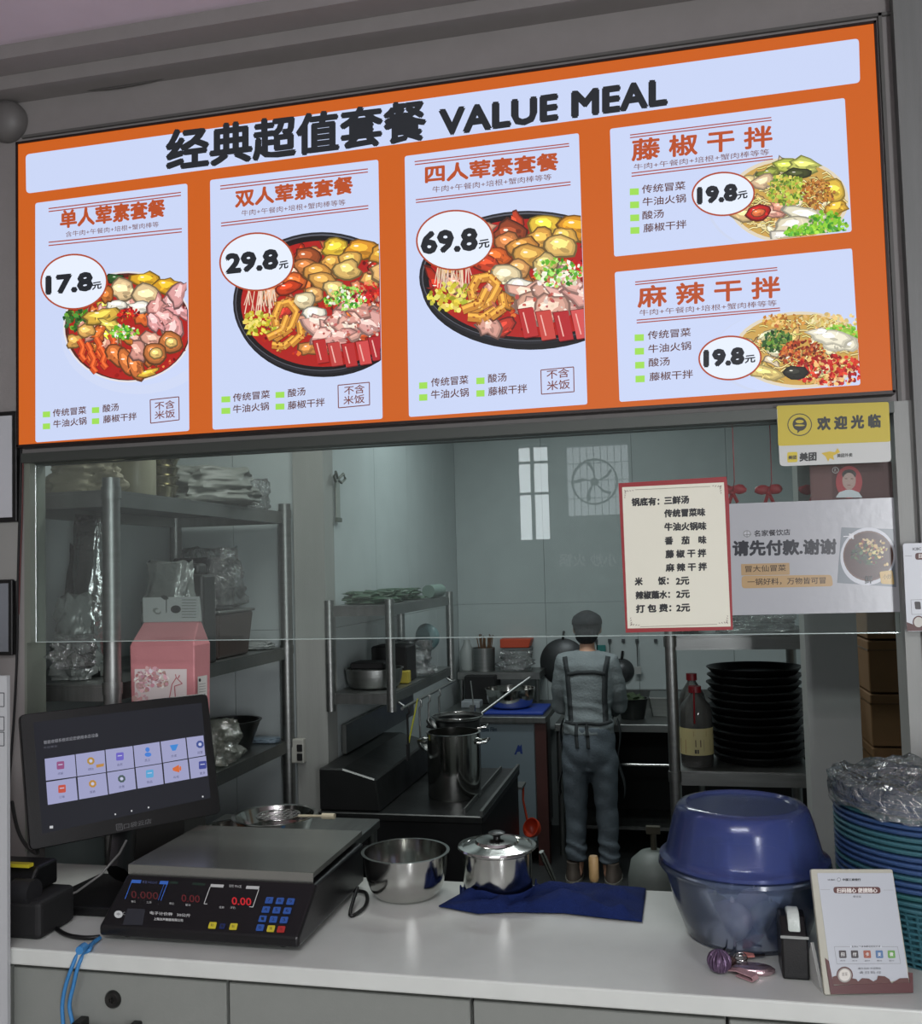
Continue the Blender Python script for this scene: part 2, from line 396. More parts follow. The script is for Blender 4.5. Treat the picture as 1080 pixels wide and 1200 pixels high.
# glass pane over the opening
w = MB(); w.box(OX0 + .013, OX1 - .015, 2.440, 2.446, 1.542, OZ1 - .03)
g = bpy.data.materials.new('pane_glass'); g.use_nodes = True; nt = g.node_tree; nt.nodes.clear(); N = nt.nodes.new; L = nt.links.new
out = N('ShaderNodeOutputMaterial'); tr = N('ShaderNodeBsdfTransparent'); gl = N('ShaderNodeBsdfGlossy'); df = N('ShaderNodeBsdfDiffuse'); fr = N('ShaderNodeFresnel')
tr.inputs[0].default_value = (.93, .96, .95, 1); gl.inputs['Roughness'].default_value = .0; df.inputs[0].default_value = (.45, .5, .48, 1); fr.inputs[0].default_value = 1.52
mx = N('ShaderNodeMixShader'); L(fr.outputs[0], mx.inputs[0]); L(tr.outputs[0], mx.inputs[1]); L(gl.outputs[0], mx.inputs[2])
m2 = N('ShaderNodeMixShader'); m2.inputs[0].default_value = .035; L(mx.outputs[0], m2.inputs[1]); L(df.outputs[0], m2.inputs[2]); L(m2.outputs[0], out.inputs[0])
pane = struct('window_2', w, g, 'clear glass screen hung in the serving opening')
w = MB(); w.box(OX0 + .013, OX1 - .015, 2.4405, 2.4455, 1.5395, 1.5418); w.build('polished_edge', mat('glass_edge', (190, 205, 200), .15, .3), pane)

# ------------------------------------------------------------------ menu lightbox
def on(Y): return lambda px, py: P(px, py, Y)
BY = 2.38
c4 = [P(19, 169.5, BY), P(1022.5, 28, BY), P(1046, 458, BY), P(24.5, 521, BY)]
bx0 = (c4[0].x + c4[3].x) / 2; bx1 = (c4[1].x + c4[2].x) / 2; bz1 = (c4[0].z + c4[1].z) / 2; bz0 = (c4[2].z + c4[3].z) / 2
lb = thing('menu_lightbox', 'long backlit orange menu lightbox above the serving opening', 'menu board', ((bx0 + bx1) / 2, BY + .02, bz0))
w = MB()
for a in ((bx0 - .006, bx0, bz0 - .006, bz1 + .006), (bx1, bx1 + .006, bz0 - .006, bz1 + .006), (bx0 - .006, bx1 + .006, bz0 - .008, bz0), (bx0 - .006, bx1 + .006, bz1, bz1 + .006)):
    w.box(a[0], a[1], BY - .004, 2.419, a[2], a[3])
w.box(bx0, bx1, BY + .006, 2.419, bz0, bz1)
w.build('frame', mat('lightbox_frame', (38, 26, 24), .4, .2), lb)
w = MB(); w.box(bx0, bx1, BY, BY + .0055, bz0, bz1); w.build('orange_face', mat('backlit_orange', (206, 96, 22), .4, 0, emit=.97), lb)
WHT = (205, 217, 249); ORG = (186, 84, 38); BLK = (28, 32, 38); GRN = (160, 222, 84)
def card(corners, name='menu_card', rad=3):
    q = rrect(corners, rad); pts = [P(x, y, BY - .0012) for x, y in q]
    w = MB(); w.prism([p + Vector((0, 0, 0)) for p in pts], (0, .0012, 0)); return w.build(name, mat('backlit_white', WHT, .4, 0, emit=.98), lb)
bn = card([(30, 181), (1006, 45), (1007.5, 96.5), (30.7, 226.7)], 'title_banner', 5)
def ink(): return INK(on(BY - .0012), base=.0003, step=6e-6)
k = ink(); k.text('经典超值套餐', 196, 200, 498, 163, 46, BLK, 2.0); k.build('lettering', pr_lit, bn); k = ink(); k.text('VALUE MEAL', 516, 158.5, 780, 122, 28.5, BLK, 2.3, 1.05); k.build('lettering', pr_lit, bn)

rnd = random.Random(5)
RED = (176, 30, 24); DRED = (120, 14, 14)
def jit(c, a=18): d = rnd.uniform(-a, a); return tuple(max(0, min(255, x + d + rnd.uniform(-a * .4, a * .4))) for x in c)
def fill(k, u, cols, n, s):
    for _ in range(n):
        a = rnd.random() * 6.28; r = math.sqrt(rnd.random()) * .84; x, y = u(r * math.cos(a), r * math.sin(a)); bite(k, x, y, s * rnd.uniform(.7, 1.4), s * rnd.uniform(.5, .9), jit(rnd.choice(cols), 20), rnd.random() * 3, .5)
def bite(k, x, y, rx, ry, col, rot=0, jag=.25, dark=.5, hi=1.25, n=14):
    s = rnd.random() * 50
    k.ell(x, y, rx * 1.1 + .4, ry * 1.1 + .4, tuple(c * dark for c in col), n, rot, jag, s)
    k.ell(x, y - ry * .05, rx * .98, ry * .96, tuple(c * .86 for c in col), n, rot, jag, s)
    k.ell(x - rx * .05, y - ry * .10, rx * .86, ry * .82, col, n, rot, jag, s)
    for _ in range(3 if rx < 9 else 6):
        a = rnd.random() * 6.28; r = rnd.uniform(.2, .75); g = rnd.uniform(.62, 1.28)
        k.ell(x + rx * r * math.cos(a), y + ry * r * math.sin(a), rx * rnd.uniform(.08, .22), ry * rnd.uniform(.08, .2), tuple(min(255, c * g) for c in col), 6, rnd.random() * 3, .3, s)
    k.ell(x - rx * .12, y - ry * .28, rx * .55, ry * .42, tuple(min(255, c * hi + 12) for c in col), 9, rot, jag, s + 1)
    if rx > 4: k.ell(x + rx * .25, y + ry * .3, rx * .35, ry * .2, tuple(c * .82 for c in col), 8, rot, jag, s + 2); k.ell(x - rx * .3, y - ry * .42, rx * .16, ry * .1, (255, 250, 235), 6)
def sprinkle(k, cx, cy, rx, ry, n, size, cols, jag=.3):
    for _ in range(n):
        a = rnd.random() * 2 * PI; r = math.sqrt(rnd.random()); s = size * rnd.uniform(.6, 1.3)
        k.ell(cx + rx * r * math.cos(a), cy + ry * r * math.sin(a), s, s * rnd.uniform(.5, 1), jit(rnd.choice(cols), 22), 6, rnd.random() * 3, jag, rnd.random() * 9)
def curl(k, pts, w, col):
    for i in range(len(pts) - 1): k.line(pts[i], pts[i + 1], w + 1.2, tuple(c * .45 for c in col))
    for i in range(len(pts) - 1):
        k.line(pts[i], pts[i + 1], w, col); k.line((pts[i][0], pts[i][1] - w * .2), (pts[i + 1][0], pts[i + 1][1] - w * .2), w * .35, tuple(min(255, c * 1.3 + 15) for c in col))
PNK = (222, 150, 140); YEL = (232, 190, 60); BEI = (232, 200, 150); BRN = (190, 110, 45); GR = (90, 150, 40); DGR = (40, 80, 35); WH = (245, 240, 225); ORA = (214, 96, 36); MEAT = (205, 120, 105)
# picture 1: single bowl
def pic1(k):
    k.ell(162, 396, 90, 66, (208, 218, 246), 40); k.ell(158, 390, 84, 62, WHT, 40)
    k.ell(150, 383, 76, 65, (232, 226, 228), 44); k.ell(150, 383, 74, 63, (88, 34, 22), 44); k.ell(151, 385, 70.5, 60, RED, 44)
    sprinkle(k, 155, 395, 64, 50, 120, 2.6, [RED, DRED, (214, 70, 30), (230, 120, 60)]); fill(k, lambda a, b: (151 + a * 66, 385 + b * 56), [ORA, BRN, (214, 130, 90), YEL, (226, 160, 140)], 34, 9)
    sprinkle(k, 92, 376, 17, 13, 90, 2.8, [DGR, GR, (60, 110, 40)])
    bite(k, 138, 327, 11, 5, DGR)
    bite(k, 172, 329, 15, 9, (224, 170, 40)); bite(k, 197, 336, 16, 10, (218, 160, 34)); bite(k, 145, 341, 15, 11, BEI); bite(k, 173, 347, 15, 11, BEI)
    bite(k, 138, 358, 12, 6, WH); bite(k, 165, 361, 13, 7, WH); bite(k, 126, 347, 7, 9, BRN)
    bite(k, 88, 401, 9, 8, (214, 160, 80)); bite(k, 102, 389, 9, 8, (226, 172, 92))
    bite(k, 120, 371, 18, 9, (222, 180, 70), -.3, .5); bite(k, 130, 382, 14, 6, (230, 200, 90), .3, .5)
    for x, y in ((97, 412), (106, 416), (117, 410), (122, 421), (110, 426), (133, 405)): curl(k, [(x - 3, y - 13), (x + 2, y - 4), (x - 1, y + 5), (x + 4, y + 11)], 7, (206, 78, 30))
    for x, y, r in ((138, 417, .9), (150, 425, 1.1), (160, 430, 1.2)): bite(k, x, y, 16, 9, (206, 112, 54), r, .15)
    for x, y in ((186, 360), (203, 352), (212, 366), (196, 374), (212, 345), (205, 384), (184, 378)): bite(k, x, y, 14, 9, jit((232, 160, 160), 12), rnd.random() * 2, .5)
    for x, y in ((160, 398), (172, 405), (163, 412), (180, 398)): bite(k, x, y, 11, 8, jit((226, 160, 140), 12), rnd.random(), .5)
    for x, y in ((201, 402), (183, 415)): bite(k, x, y, 13, 12, (196, 116, 58), .3, .08); bite(k, x + 1, y, 7, 6, (232, 190, 110), 0, .1)
    sprinkle(k, 152, 368, 13, 6, 60, 2.2, [(200, 24, 16), (230, 50, 30), DRED])
    sprinkle(k, 147, 390, 17, 8, 70, 2.2, [(110, 190, 50), (150, 210, 70), (60, 140, 40), WH])
    bite(k, 175, 438, 11, 4, (232, 180, 60), -.3)
def potpic(k, cx, cy, rx, ry, rim):
    u = lambda a, b: (cx + a * rx, cy + b * ry)
    k.ell(cx + 2, cy + rim, rx, ry, (18, 18, 22), 56); k.ell(cx, cy, rx, ry, (34, 34, 40), 56); k.ell(cx, cy - .5, rx * .975, ry * .965, (92, 94, 104), 56); k.ell(cx, cy, rx * .965, ry * .95, (20, 16, 18), 56); k.ell(cx + 1, cy + 1, rx * .92, ry * .89, RED, 56)
    sprinkle(k, cx, cy, rx * .86, ry * .82, 150, 3, [RED, DRED, (214, 70, 30), (226, 110, 50), (160, 20, 20)])
    S = rx / 100; fill(k, u, [ORA, BRN, (206, 120, 80), (214, 150, 80), (190, 50, 30), (226, 160, 140)], 46, 10 * S)
    for (a, b, r1, r2, c) in ((-.16, -.62, 15, 12, (150, 70, 34)), (-.18, -.5, 12, 9, (196, 120, 60)), (.16, -.76, 15, 10, YEL), (.45, -.74, 19, 11, (222, 150, 40)), (.7, -.66, 16, 10, (226, 160, 60)), (.12, -.56, 12, 9, (226, 168, 76)), (.33, -.6, 12, 9, (226, 174, 84)), (.3, -.45, 14, 11, (222, 180, 100)), (-.05, -.43, 14, 10, (206, 140, 60)), (.02, -.3, 15, 10, (210, 150, 70)), (.15, -.18, 11, 10, (224, 190, 120)), (-.08, -.12, 10, 8, (218, 160, 90)),
        (.78, -.46, 22, 12, (236, 182, 110)), (.88, -.22, 22, 13, (234, 176, 112)), (-.3, -.3, 13, 8, ORA), (-.38, -.2, 14, 7, (196, 60, 24)), (-.2, -.02, 13, 9, (232, 214, 170)), (-.08, .16, 11, 9, WH)):
        x, y = u(a, b); bite(k, x, y, r1 * S, r2 * S, jit(c, 8), rnd.uniform(-.3, .3), .18)
    x, y = u(-.68, -.02)
    for i in range(26):   # enoki strands
        a = rnd.uniform(-.5, .5); p = (x + rnd.uniform(-15, 16) * S, y - 13 * S); k.line(p, (p[0] + rnd.uniform(-6, 6) * S, y + rnd.uniform(4, 16) * S), 1.1, jit((236, 206, 180), 16))
    sprinkle(k, *u(-.7, .3), 20 * S, 14 * S, 80, 2.8 * S, [(222, 206, 60), (236, 222, 110), (170, 170, 40)])
    for q in ([(-.52, .05), (-.36, .0), (-.27, .14), (-.34, .36), (-.52, .52)], [(-.38, .2), (-.44, .4), (-.6, .5)], [(-.46, .02), (-.52, .2), (-.5, .34)], [(-.3, .5), (-.42, .62), (-.55, .6)], [(-.24, .28), (-.22, .46), (-.34, .6)]):
        curl(k, [u(*p) for p in q], 8 * S, (204, 136, 50)); sprinkle(k, *u(*q[1]), 9 * S, 7 * S, 12, 1.6, [(230, 170, 80), (160, 90, 30)])
    for (a, b, r) in ((.0, .3, .2), (.12, .38, 0), (.22, .26, .6), (.05, .48, -.2), (.34, .36, .3), (.46, .2, -.3), (.6, .12, .2), (.7, .24, .1), (.82, .16, -.2), (.56, .32, .5), (.2, .5, 0), (.42, .04, .1), (.8, .02, .2)):
        x, y = u(a, b); bite(k, x, y, 17 * S, 11 * S, jit((230, 172, 158), 12), r, .5, .6)
    sprinkle(k, *u(.35, .28), 46 * S, 20 * S, 60, 1.8 * S, [(250, 226, 214), (190, 90, 80)])
    for i, (a, b) in enumerate(((-.02, .7), (.14, .74), (.3, .75), (.46, .72), (.6, .66), (.74, .58), (.88, .48), (.98, .36))):
        x, y = u(a, b); s = 8 * S
        q = [(x - s, y - 13 * S), (x + s * .7, y - 15 * S), (x + s * 1.5, y + 12 * S), (x - s * .1, y + 14 * S)]
        k.poly(q, DRED); k.poly([(p[0] + 1.4, p[1] + .5) for p in q[:2]] + [(p[0] - .8, p[1] - 1) for p in q[2:]], jit((206, 76, 70) if i % 2 else (190, 46, 50), 10)); k.line((x - s * .3, y - 10 * S), (x + s * .3, y + 9 * S), 1.5, (242, 180, 170))
    sprinkle(k, *u(.62, -.12), 26 * S, 13 * S, 110, 2.3 * S, [(196, 20, 20), (226, 40, 24), DRED, (240, 120, 80)])
    sprinkle(k, *u(.28, -.06), 24 * S, 13 * S, 120, 2.1 * S, [(120, 196, 50), (70, 150, 40), (180, 226, 110), (240, 240, 220)])
def bowlpic(k, cx, cy, rx, ry, red):
    u = lambda a, b: (cx + a * rx, cy + b * ry)
    k.ell(cx - rx * .22, cy + ry * .1, rx * 1.12, ry * 1.1, (204, 214, 240), 44); k.ell(cx - rx * .2, cy + ry * .07, rx * 1.1, ry * 1.08, WHT, 44)
    k.ell(cx, cy, rx, ry, (226, 214, 190), 44); k.ell(cx, cy, rx * .94, ry * .92, (206, 164, 82), 44)
    fill(k, u, [(232, 206, 140), (226, 190, 110), (214, 160, 90), (236, 222, 180)], 30, 7)
    for _ in range(110):
        a = rnd.random() * 6.28; r = rnd.uniform(.3, .9); x, y = u(r * math.cos(a), r * math.sin(a)); curl(k, [(x - 5, y), (x, y - 2 + rnd.uniform(-2, 2)), (x + 5, y + rnd.uniform(-3, 3))], 1.4, jit((232, 200, 120), 20))
    if not red:
        for (a, b, r1, r2, c) in ((-.3, -.62, 12, 6, (120, 130, 50)), (0, -.78, 18, 7, (196, 206, 90)), (.3, -.8, 20, 8, (206, 210, 110)), (.15, -.6, 14, 5, (60, 70, 30)), (-.65, -.35, 9, 10, (236, 214, 150)), (-.4, -.4, 13, 8, (222, 190, 150)), (-.7, .35, 15, 8, (226, 190, 140)), (-.28, .3, 12, 7, (230, 160, 140)), (-.12, .18, 12, 6, (232, 150, 130)), (.75, -.2, 12, 12, (232, 190, 70)), (.8, .2, 12, 9, (226, 176, 60)), (.3, .4, 26, 11, (240, 232, 206)), (.1, .6, 20, 9, (236, 226, 196)), (-.1, .85, 14, 6, (236, 230, 215))):
            x, y = u(a, b); bite(k, x, y, r1, r2, jit(c, 8), rnd.uniform(-.3, .3), .3, .62)
        sprinkle(k, *u(-.02, -.22), 24, 18, 230, 2.2, [(150, 176, 50), (190, 206, 80), (100, 130, 40), (220, 200, 90)])
        sprinkle(k, *u(.48, -.12), 20, 18, 200, 1.8, [(176, 110, 40), (206, 140, 60), (130, 80, 30)])
        x, y = u(-.5, .32); bite(k, x, y, 14, 8, (196, 30, 24), -.2, .1); bite(k, x, y, 8, 4, (230, 110, 60), -.2, .1)
        sprinkle(k, *u(.62, .62), 24, 16, 170, 2.6, [(120, 190, 40), (160, 214, 60), (70, 150, 36)]); sprinkle(k, *u(.2, .8), 18, 9, 110, 2.4, [(140, 206, 50), (90, 170, 40)])
    else:
        sprinkle(k, *u(-.2, -.75), 30, 8, 60, 2.4, [(214, 150, 60), (232, 190, 110), (180, 110, 40)]); sprinkle(k, *u(.5, -.75), 30, 8, 60, 2.6, [(236, 216, 160), (222, 196, 120)])
        sprinkle(k, *u(-.35, -.2), 19, 13, 170, 2.2, [(70, 110, 40), (40, 80, 34), (110, 150, 60)]); sprinkle(k, *u(.62, -.42), 22, 9, 90, 2.6, [(110, 180, 50), (150, 206, 70)])
        sprinkle(k, *u(.02, .14), 27, 18, 240, 2.1, [(150, 50, 20), (186, 76, 30), (110, 34, 16), (210, 110, 50)])
        for (a, b) in ((.35, -.38), (.48, -.18), (.62, -.12), (.44, -.3)): x, y = u(a, b); bite(k, x, y, 17, 8, (244, 238, 214), .1, .4, .75)
        sprinkle(k, *u(.42, .56), 42, 18, 260, 2.7, [(190, 24, 18), (150, 16, 14), (222, 60, 36), (240, 190, 120)])
        bite(k, *u(-.1, .62), 14, 6, (40, 40, 34)); bite(k, *u(-.55, .62), 18, 7, (222, 196, 120), .2, .2, .7)
CARDS = [
 dict(q=[(41.3, 238), (219.3, 215), (221.5, 504.8), (41.5, 518.4)], l=[(57, 244.5, 212, 225.5), (57, 248, 212, 229), (57, 284, 213, 268), (57, 287.8, 213, 271.8)], t=('单人荤素套餐', 71, 267.5, 193, 253.3, 20), s=('含牛肉+午餐肉+培根+蟹肉棒等', 77, 278, 186, 266, 6.5),
      e=(88.4, 331, 39.4, 32.8), p=('17.8', 57, 345, 109, 340, 19.5), y=(110, 340.4, 120.5, 338.7, 8), clip=221.3, pic=pic1,
      sq=[(50.2, 482), (50.2, 496), (107.7, 477), (107.7, 490)], it=[('传统冒菜', 62, 488.6, 101, 484.8, 8.8), ('牛油火锅', 62.6, 501.5, 101.4, 497.3, 8.8), ('酸汤', 120.5, 483.3, 139, 481.2, 8.8), ('藤椒干拌', 121, 496, 160, 491.9, 8.8)], sz=(8.6, 7.2),
      b=[(176, 468.6), (209.5, 465), (210, 492), (176.5, 496)], bt=[('不含', 181.4, 481, 204.6, 478, 9.5), ('米饭', 181.4, 491.5, 205, 489, 9.5)]),
 dict(q=[(246, 211), (443, 187), (448, 490.7), (249, 503.5)], l=[(258, 218, 431, 198), (258, 221.6, 431, 201.6), (259, 261.5, 431.5, 241), (259, 265, 431.5, 244.5)], t=('双人荤素套餐', 276, 243, 413, 226, 19.5), s=('牛肉+午餐肉+培根+蟹肉棒等等', 283, 253.5, 404.6, 240.5, 7),
      e=(302.4, 308, 43.9, 34.5), p=('29.8', 267.5, 321, 326, 315, 21), y=(328.6, 316.8, 339, 315, 8.6), clip=447.2, pic=lambda k: potpic(k, 377, 355, 104, 83, 4),
      sq=[(259.4, 464.3), (259.4, 477.8), (322.8, 459), (322.8, 472.8)], it=[('传统冒菜', 273, 470.9, 316, 466.4, 9.4), ('牛油火锅', 273, 484.4, 315, 480.4, 9.4), ('酸汤', 337.3, 465.6, 357.7, 463, 9.4), ('藤椒干拌', 337.3, 480, 380.3, 475.6, 9.4)], sz=(10.4, 7.4),
      b=[(396, 451.5), (432.7, 448), (433, 474.5), (396.5, 478)], bt=[('不含', 403.3, 463, 427, 460.3, 10), ('米饭', 402.5, 474.4, 427, 472, 10)]),
 dict(q=[(474, 183), (678, 156), (688, 473.8), (479, 488.6)], l=[(485.6, 189.5, 666.6, 168.3), (486, 193, 666.8, 171.3), (487, 234.2, 668.4, 213.2), (487.2, 237.4, 668.4, 216.6)], t=('四人荤素套餐', 498.6, 214.8, 653.6, 198.8, 20), s=('牛肉+午餐肉+培根+蟹肉棒等等', 506.6, 226, 646, 211, 7.4),
      e=(533.7, 282.6, 45.6, 35.5), p=('69.8', 495.5, 298, 558.7, 293.2, 24), y=(561.8, 292.6, 573.8, 290.6, 9.4), clip=687, pic=lambda k: potpic(k, 619, 325, 128, 78, 7),
      sq=[(491, 447.8), (491, 461.8), (558, 442.3), (558, 457)], it=[('传统冒菜', 505, 453.4, 548.5, 449.7, 10), ('牛油火锅', 505, 467.6, 549, 464.6, 10), ('酸汤', 571.7, 448.7, 593.3, 446.7, 10), ('藤椒干拌', 572, 464, 617.3, 460, 10)], sz=(9.6, 8),
      b=[(633.6, 433.7), (671.9, 430), (672.5, 459), (634.3, 462)], bt=[('不含', 640.4, 444.6, 666.6, 441.6, 10.5), ('米饭', 640.7, 457.7, 667.6, 455.3, 11)]),
 dict(q=[(714.4, 151), (989.6, 114.8), (997.7, 271.4), (719.4, 300.6)], l=[(738, 158.3, 903.4, 137.8), (738, 161.5, 904, 141), (739.8, 203, 905, 183), (739.8, 206.6, 905.4, 186.4)], t=('藤 椒 干 拌', 740.5, 188.6, 904, 171.4, 24.5), s=('牛肉+午餐肉+培根+蟹肉棒等等', 742.5, 199.6, 901, 181.5, 7.2),
      e=(847, 229.3, 37, 26), p=('19.8', 818, 240.3, 861.9, 235.8, 17.5), y=(863.8, 235.7, 875, 233.7, 8.4), clip=993.5, pic=lambda k: bowlpic(k, 923, 235, 71, 50, False),
      sq=[(737.7, 220.6), (738, 236), (738.2, 251.2), (738.4, 266)], it=[('传统冒菜', 752, 226.9, 802.7, 222, 9.8), ('牛油火锅', 752.8, 241.7, 803.4, 237, 9.8), ('酸汤', 752.4, 257.5, 777.4, 254.8, 9.8), ('藤椒干拌', 753.8, 272.6, 804, 267.3, 9.8)], sz=(10.6, 8.2), b=None, bt=[]),
 dict(q=[(720, 318.9), (998, 291), (1007.9, 451), (725.7, 470.9)], l=[(744, 330.6, 910.4, 313.6), (744, 333.6, 910.6, 316.6), (745.7, 375.2, 913.6, 361), (745.8, 378.4, 913.8, 363.8)], t=('麻 辣 干 拌', 747.5, 360.6, 913.2, 348, 24.5), s=('牛肉+午餐肉+培根+蟹肉棒等等', 749, 370.3, 909.7, 358.6, 7.2),
      e=(854.8, 420.7, 37, 26.2), p=('19.8', 825.6, 430.3, 870, 426.7, 17.5), y=(872.4, 426.7, 884, 425.4, 8.4), clip=1005, pic=lambda k: bowlpic(k, 938, 410, 78, 45, True),
      sq=[(743.4, 391.6), (743.6, 407.6), (744, 423.8), (744.4, 440)], it=[('传统冒菜', 758.8, 398, 809, 393.8, 9.8), ('牛油火锅', 759.5, 414, 809.4, 409.8, 9.8), ('酸汤', 759.8, 430, 784.4, 428, 9.8), ('藤椒干拌', 760.9, 446.6, 811.5, 443, 9.8)], sz=(10.8, 8.2), b=None, bt=[]),
]
for cd in CARDS:
    c = card(cd['q'])
    k = ink(); q_ = cd['q']; k.clip = [(q_[1][0] - .4, q_[1][1], q_[2][0] - .4, q_[2][1]), (*q_[2], *q_[3])]; cd['pic'](k); k.build('dish_picture', pr_lit, c)
    top = k.d + 1e-4
    k = ink(); k.d = top; ex, ey, erx, ery = cd['e']; k.ell(ex, ey, erx, ery, (176, 74, 42), 48, -.05); k.ell(ex, ey, erx - 2, ery - 2, (232, 240, 255), 48, -.05)
    b_, x0, y0, x1, y1, h = cd['p']; k.text(b_, x0, y0, x1, y1, h, BLK, 1.9); k.text('元', cd['y'][0], cd['y'][1], cd['y'][2], cd['y'][3], cd['y'][4], BLK, .4); k.build('price_bubble', pr_lit, c)
    k = ink()
    for (a, b, x, y) in cd['l']: k.line((a, b), (x, y), 1.3, (170, 70, 45))
    k.build('heading_rules', pr_lit, c); k = ink(); t = cd['t']; k.text(t[0], *t[1:6], (184, 78, 34), .85); t = cd['s']; k.text(t[0], *t[1:6], (120, 70, 60))
    k.build('heading', pr_lit, c); k = ink()
    for (x, y) in cd['sq']: a, b = cd['sz']; k.poly([(x, y + .5), (x + a, y), (x + a, y + b - .4), (x, y + b)], GRN)
    for t in cd['it']: k.text(t[0], *t[1:6], (96, 58, 52), .15)
    k.build('flavour_list', pr_lit, c); k = ink()
    if cd['b']: k.frame(cd['b'], 1.1, (120, 56, 44))
    for t in cd['bt']: k.text(t[0], *t[1:6], (120, 60, 50), .12)
    if cd['b']: k.build('rice_note', pr_lit, c)

# ------------------------------------------------------------------ notices on the glass
def paper(name, label, quad, Y, m, thick=.0008, rad=2):
    w = MB(); w.prism([P(x, y, Y) for x, y in rrect(quad, rad)], (0, thick, 0)); o = w.build(name, m); tag(o, label, 'poster'); return o
GY = 2.4385; SY_ = 2.3972
t = thing('price_notice', 'cream soup base price sheet with red border taped to the glass', 'notice', P(792, 740, GY))
w = MB(); w.prism([P(x, y, GY) for x, y in ((724.4, 566.3), (851, 558.5), (854, 587), (858.5, 738), (733, 741.5))], (0, .001, 0)); w.build('red_backing', mat('red_card', (150, 32, 38), .5), t)
w = MB(); w.prism([P(x, y, GY - .0006) for x, y in ((728.7, 571), (848, 565.2), (855.9, 734.2), (735.2, 736.5))], (0, .0005, 0)); sh = w.build('cream_sheet', mat('cream_paper', (232, 230, 212), .5), t)
k = INK(on(GY - .0006)); K0 = (22, 24, 26)
for a in (('锅底有：', 740.1, 593, 772, 591.9, 9), ('三鲜汤', 778.3, 591.2, 806.8, 589.8, 9), ('传统冒菜味', 778.3, 606.2, 825.8, 604.5, 9), ('牛油火锅味', 778.6, 622, 827.2, 620.8, 9), ('番　茄　味', 779, 638.2, 827.2, 637, 9), ('藤 椒 干 拌', 779.9, 654, 826.9, 652.4, 9), ('麻 辣 干 拌', 780.2, 669.8, 827.7, 668.3, 9),
          ('米　　饭：', 744, 686, 783, 684.8, 9), ('2元', 792, 685.6, 807, 684.6, 8.6), ('辣椒蘸水：', 744.9, 702.2, 784.5, 701, 9), ('2元', 792.4, 701, 807.6, 700.2, 8.6), ('打 包 费：', 745.3, 718, 786, 716.6, 9), ('2元', 792.5, 717, 807.9, 716.3, 8.6)): k.text(*a[:6], K0, .5)
def corner(cx, cy, sx, sy):
    for i in range(4): k.line((cx + sx * (1.5 + i * 3), cy + sy * 1.5), (cx + sx * (3 + i * 3), cy + sy * (4 - i * .6)), .6, (120, 90, 84)); k.line((cx + sx * 1.5, cy + sy * (1.5 + i * 2.6)), (cx + sx * (4 - i * .6), cy + sy * (3 + i * 2.6)), .6, (120, 90, 84))
for a in ((730, 573, 1, 1), (846.5, 567.5, -1, 1), (854, 732, -1, -1), (737, 734.5, 1, -1)): corner(*a)
k.line((744, 574), (832, 570), .5, (150, 140, 124)); k.line((750, 734.5), (840, 731.5), .5, (150, 140, 124))
k.build('lettering', pr, sh)

PY2 = 2.4378
t = thing('payment_banner', 'white pay-first banner with a bowl photo on the glass right of the price sheet', 'poster', P(955, 720, PY2))
w = MB(); w.prism([P(x, y, PY2 + .0018) for x, y in ((853.5, 590.5), (1047, 583), (1054.5, 717), (857, 721))], (0, .0006, 0)); sh = w.build('banner_sheet', mat('glossy_white_vinyl', (176, 178, 182), .22, 0, .03, 60, coat=.5), t)
k = INK(on(PY2 + .0018))
k.text('请先付款.谢谢', 858.7, 651.2, 979, 649, 17, (40, 42, 50), .9); k.text('名家餐饮店', 883.4, 628.8, 925.6, 627, 7.2, (40, 40, 46), .15)
k.ell(875, 625.5, 4.5, 4, (120, 122, 120), 16); k.ell(875, 625.5, 3.7, 3.2, (190, 192, 196), 16); k.line((875, 622), (875, 630), .7, (110, 112, 110)); k.line((871, 627), (880, 626), .7, (110, 112, 110))
k.poly(rrect([(868, 661), (924.6, 659.6), (925, 673.6), (868.4, 674.4)], 1), (176, 148, 108)); k.text('冒大仙冒菜', 873, 670.6, 920.5, 669, 7.5, (60, 46, 36), .1)
k.poly(rrect([(868.5, 675), (974, 673.6), (976, 687), (869, 689.5)], 4), (182, 152, 108)); k.text('一锅好料，万物皆可冒', 875.6, 686, 967, 684, 7.8, (60, 46, 36), .12)
k.build('lettering', printmat('vinyl_print', 0, .25), sh); k = INK(on(PY2 + .0018)); k.poly([(985.5, 618), (1046.6, 620), (1049.8, 688), (980.5, 683)], (120, 128, 134))
k.ell(1016.5, 652, 32, 34, (196, 200, 206), 36, .3); k.ell(1017, 651.5, 29.5, 29.5, (92, 62, 52), 36, .3); k.ell(1017, 651.5, 28, 27.5, (66, 36, 30), 36)
sprinkle(k, 1014, 650, 16, 14, 60, 3, [(46, 66, 40), (70, 88, 52), (34, 44, 32)]); sprinkle(k, 1022, 640, 18, 10, 40, 2.2, [(190, 176, 130), (120, 60, 44), (176, 150, 90)]); sprinkle(k, 1030, 655, 12, 12, 20, 1.8, [(206, 186, 120), (110, 40, 34)])
k.poly(rrect([(1030, 670), (1045, 668), (1047.5, 685), (1032, 684)], 2), (196, 166, 96)); k.text('小炒', 1034, 679, 1044, 678.5, 6, (70, 54, 30)); k.text('一碗', 988, 632, 1000, 631.5, 6.5, (228, 230, 232), .2); k.text('鲜', 1013, 684, 1022, 683.5, 9, (30, 30, 30), .2)
k.build('bowl_photo', printmat('vinyl_print', 0, .25), sh)

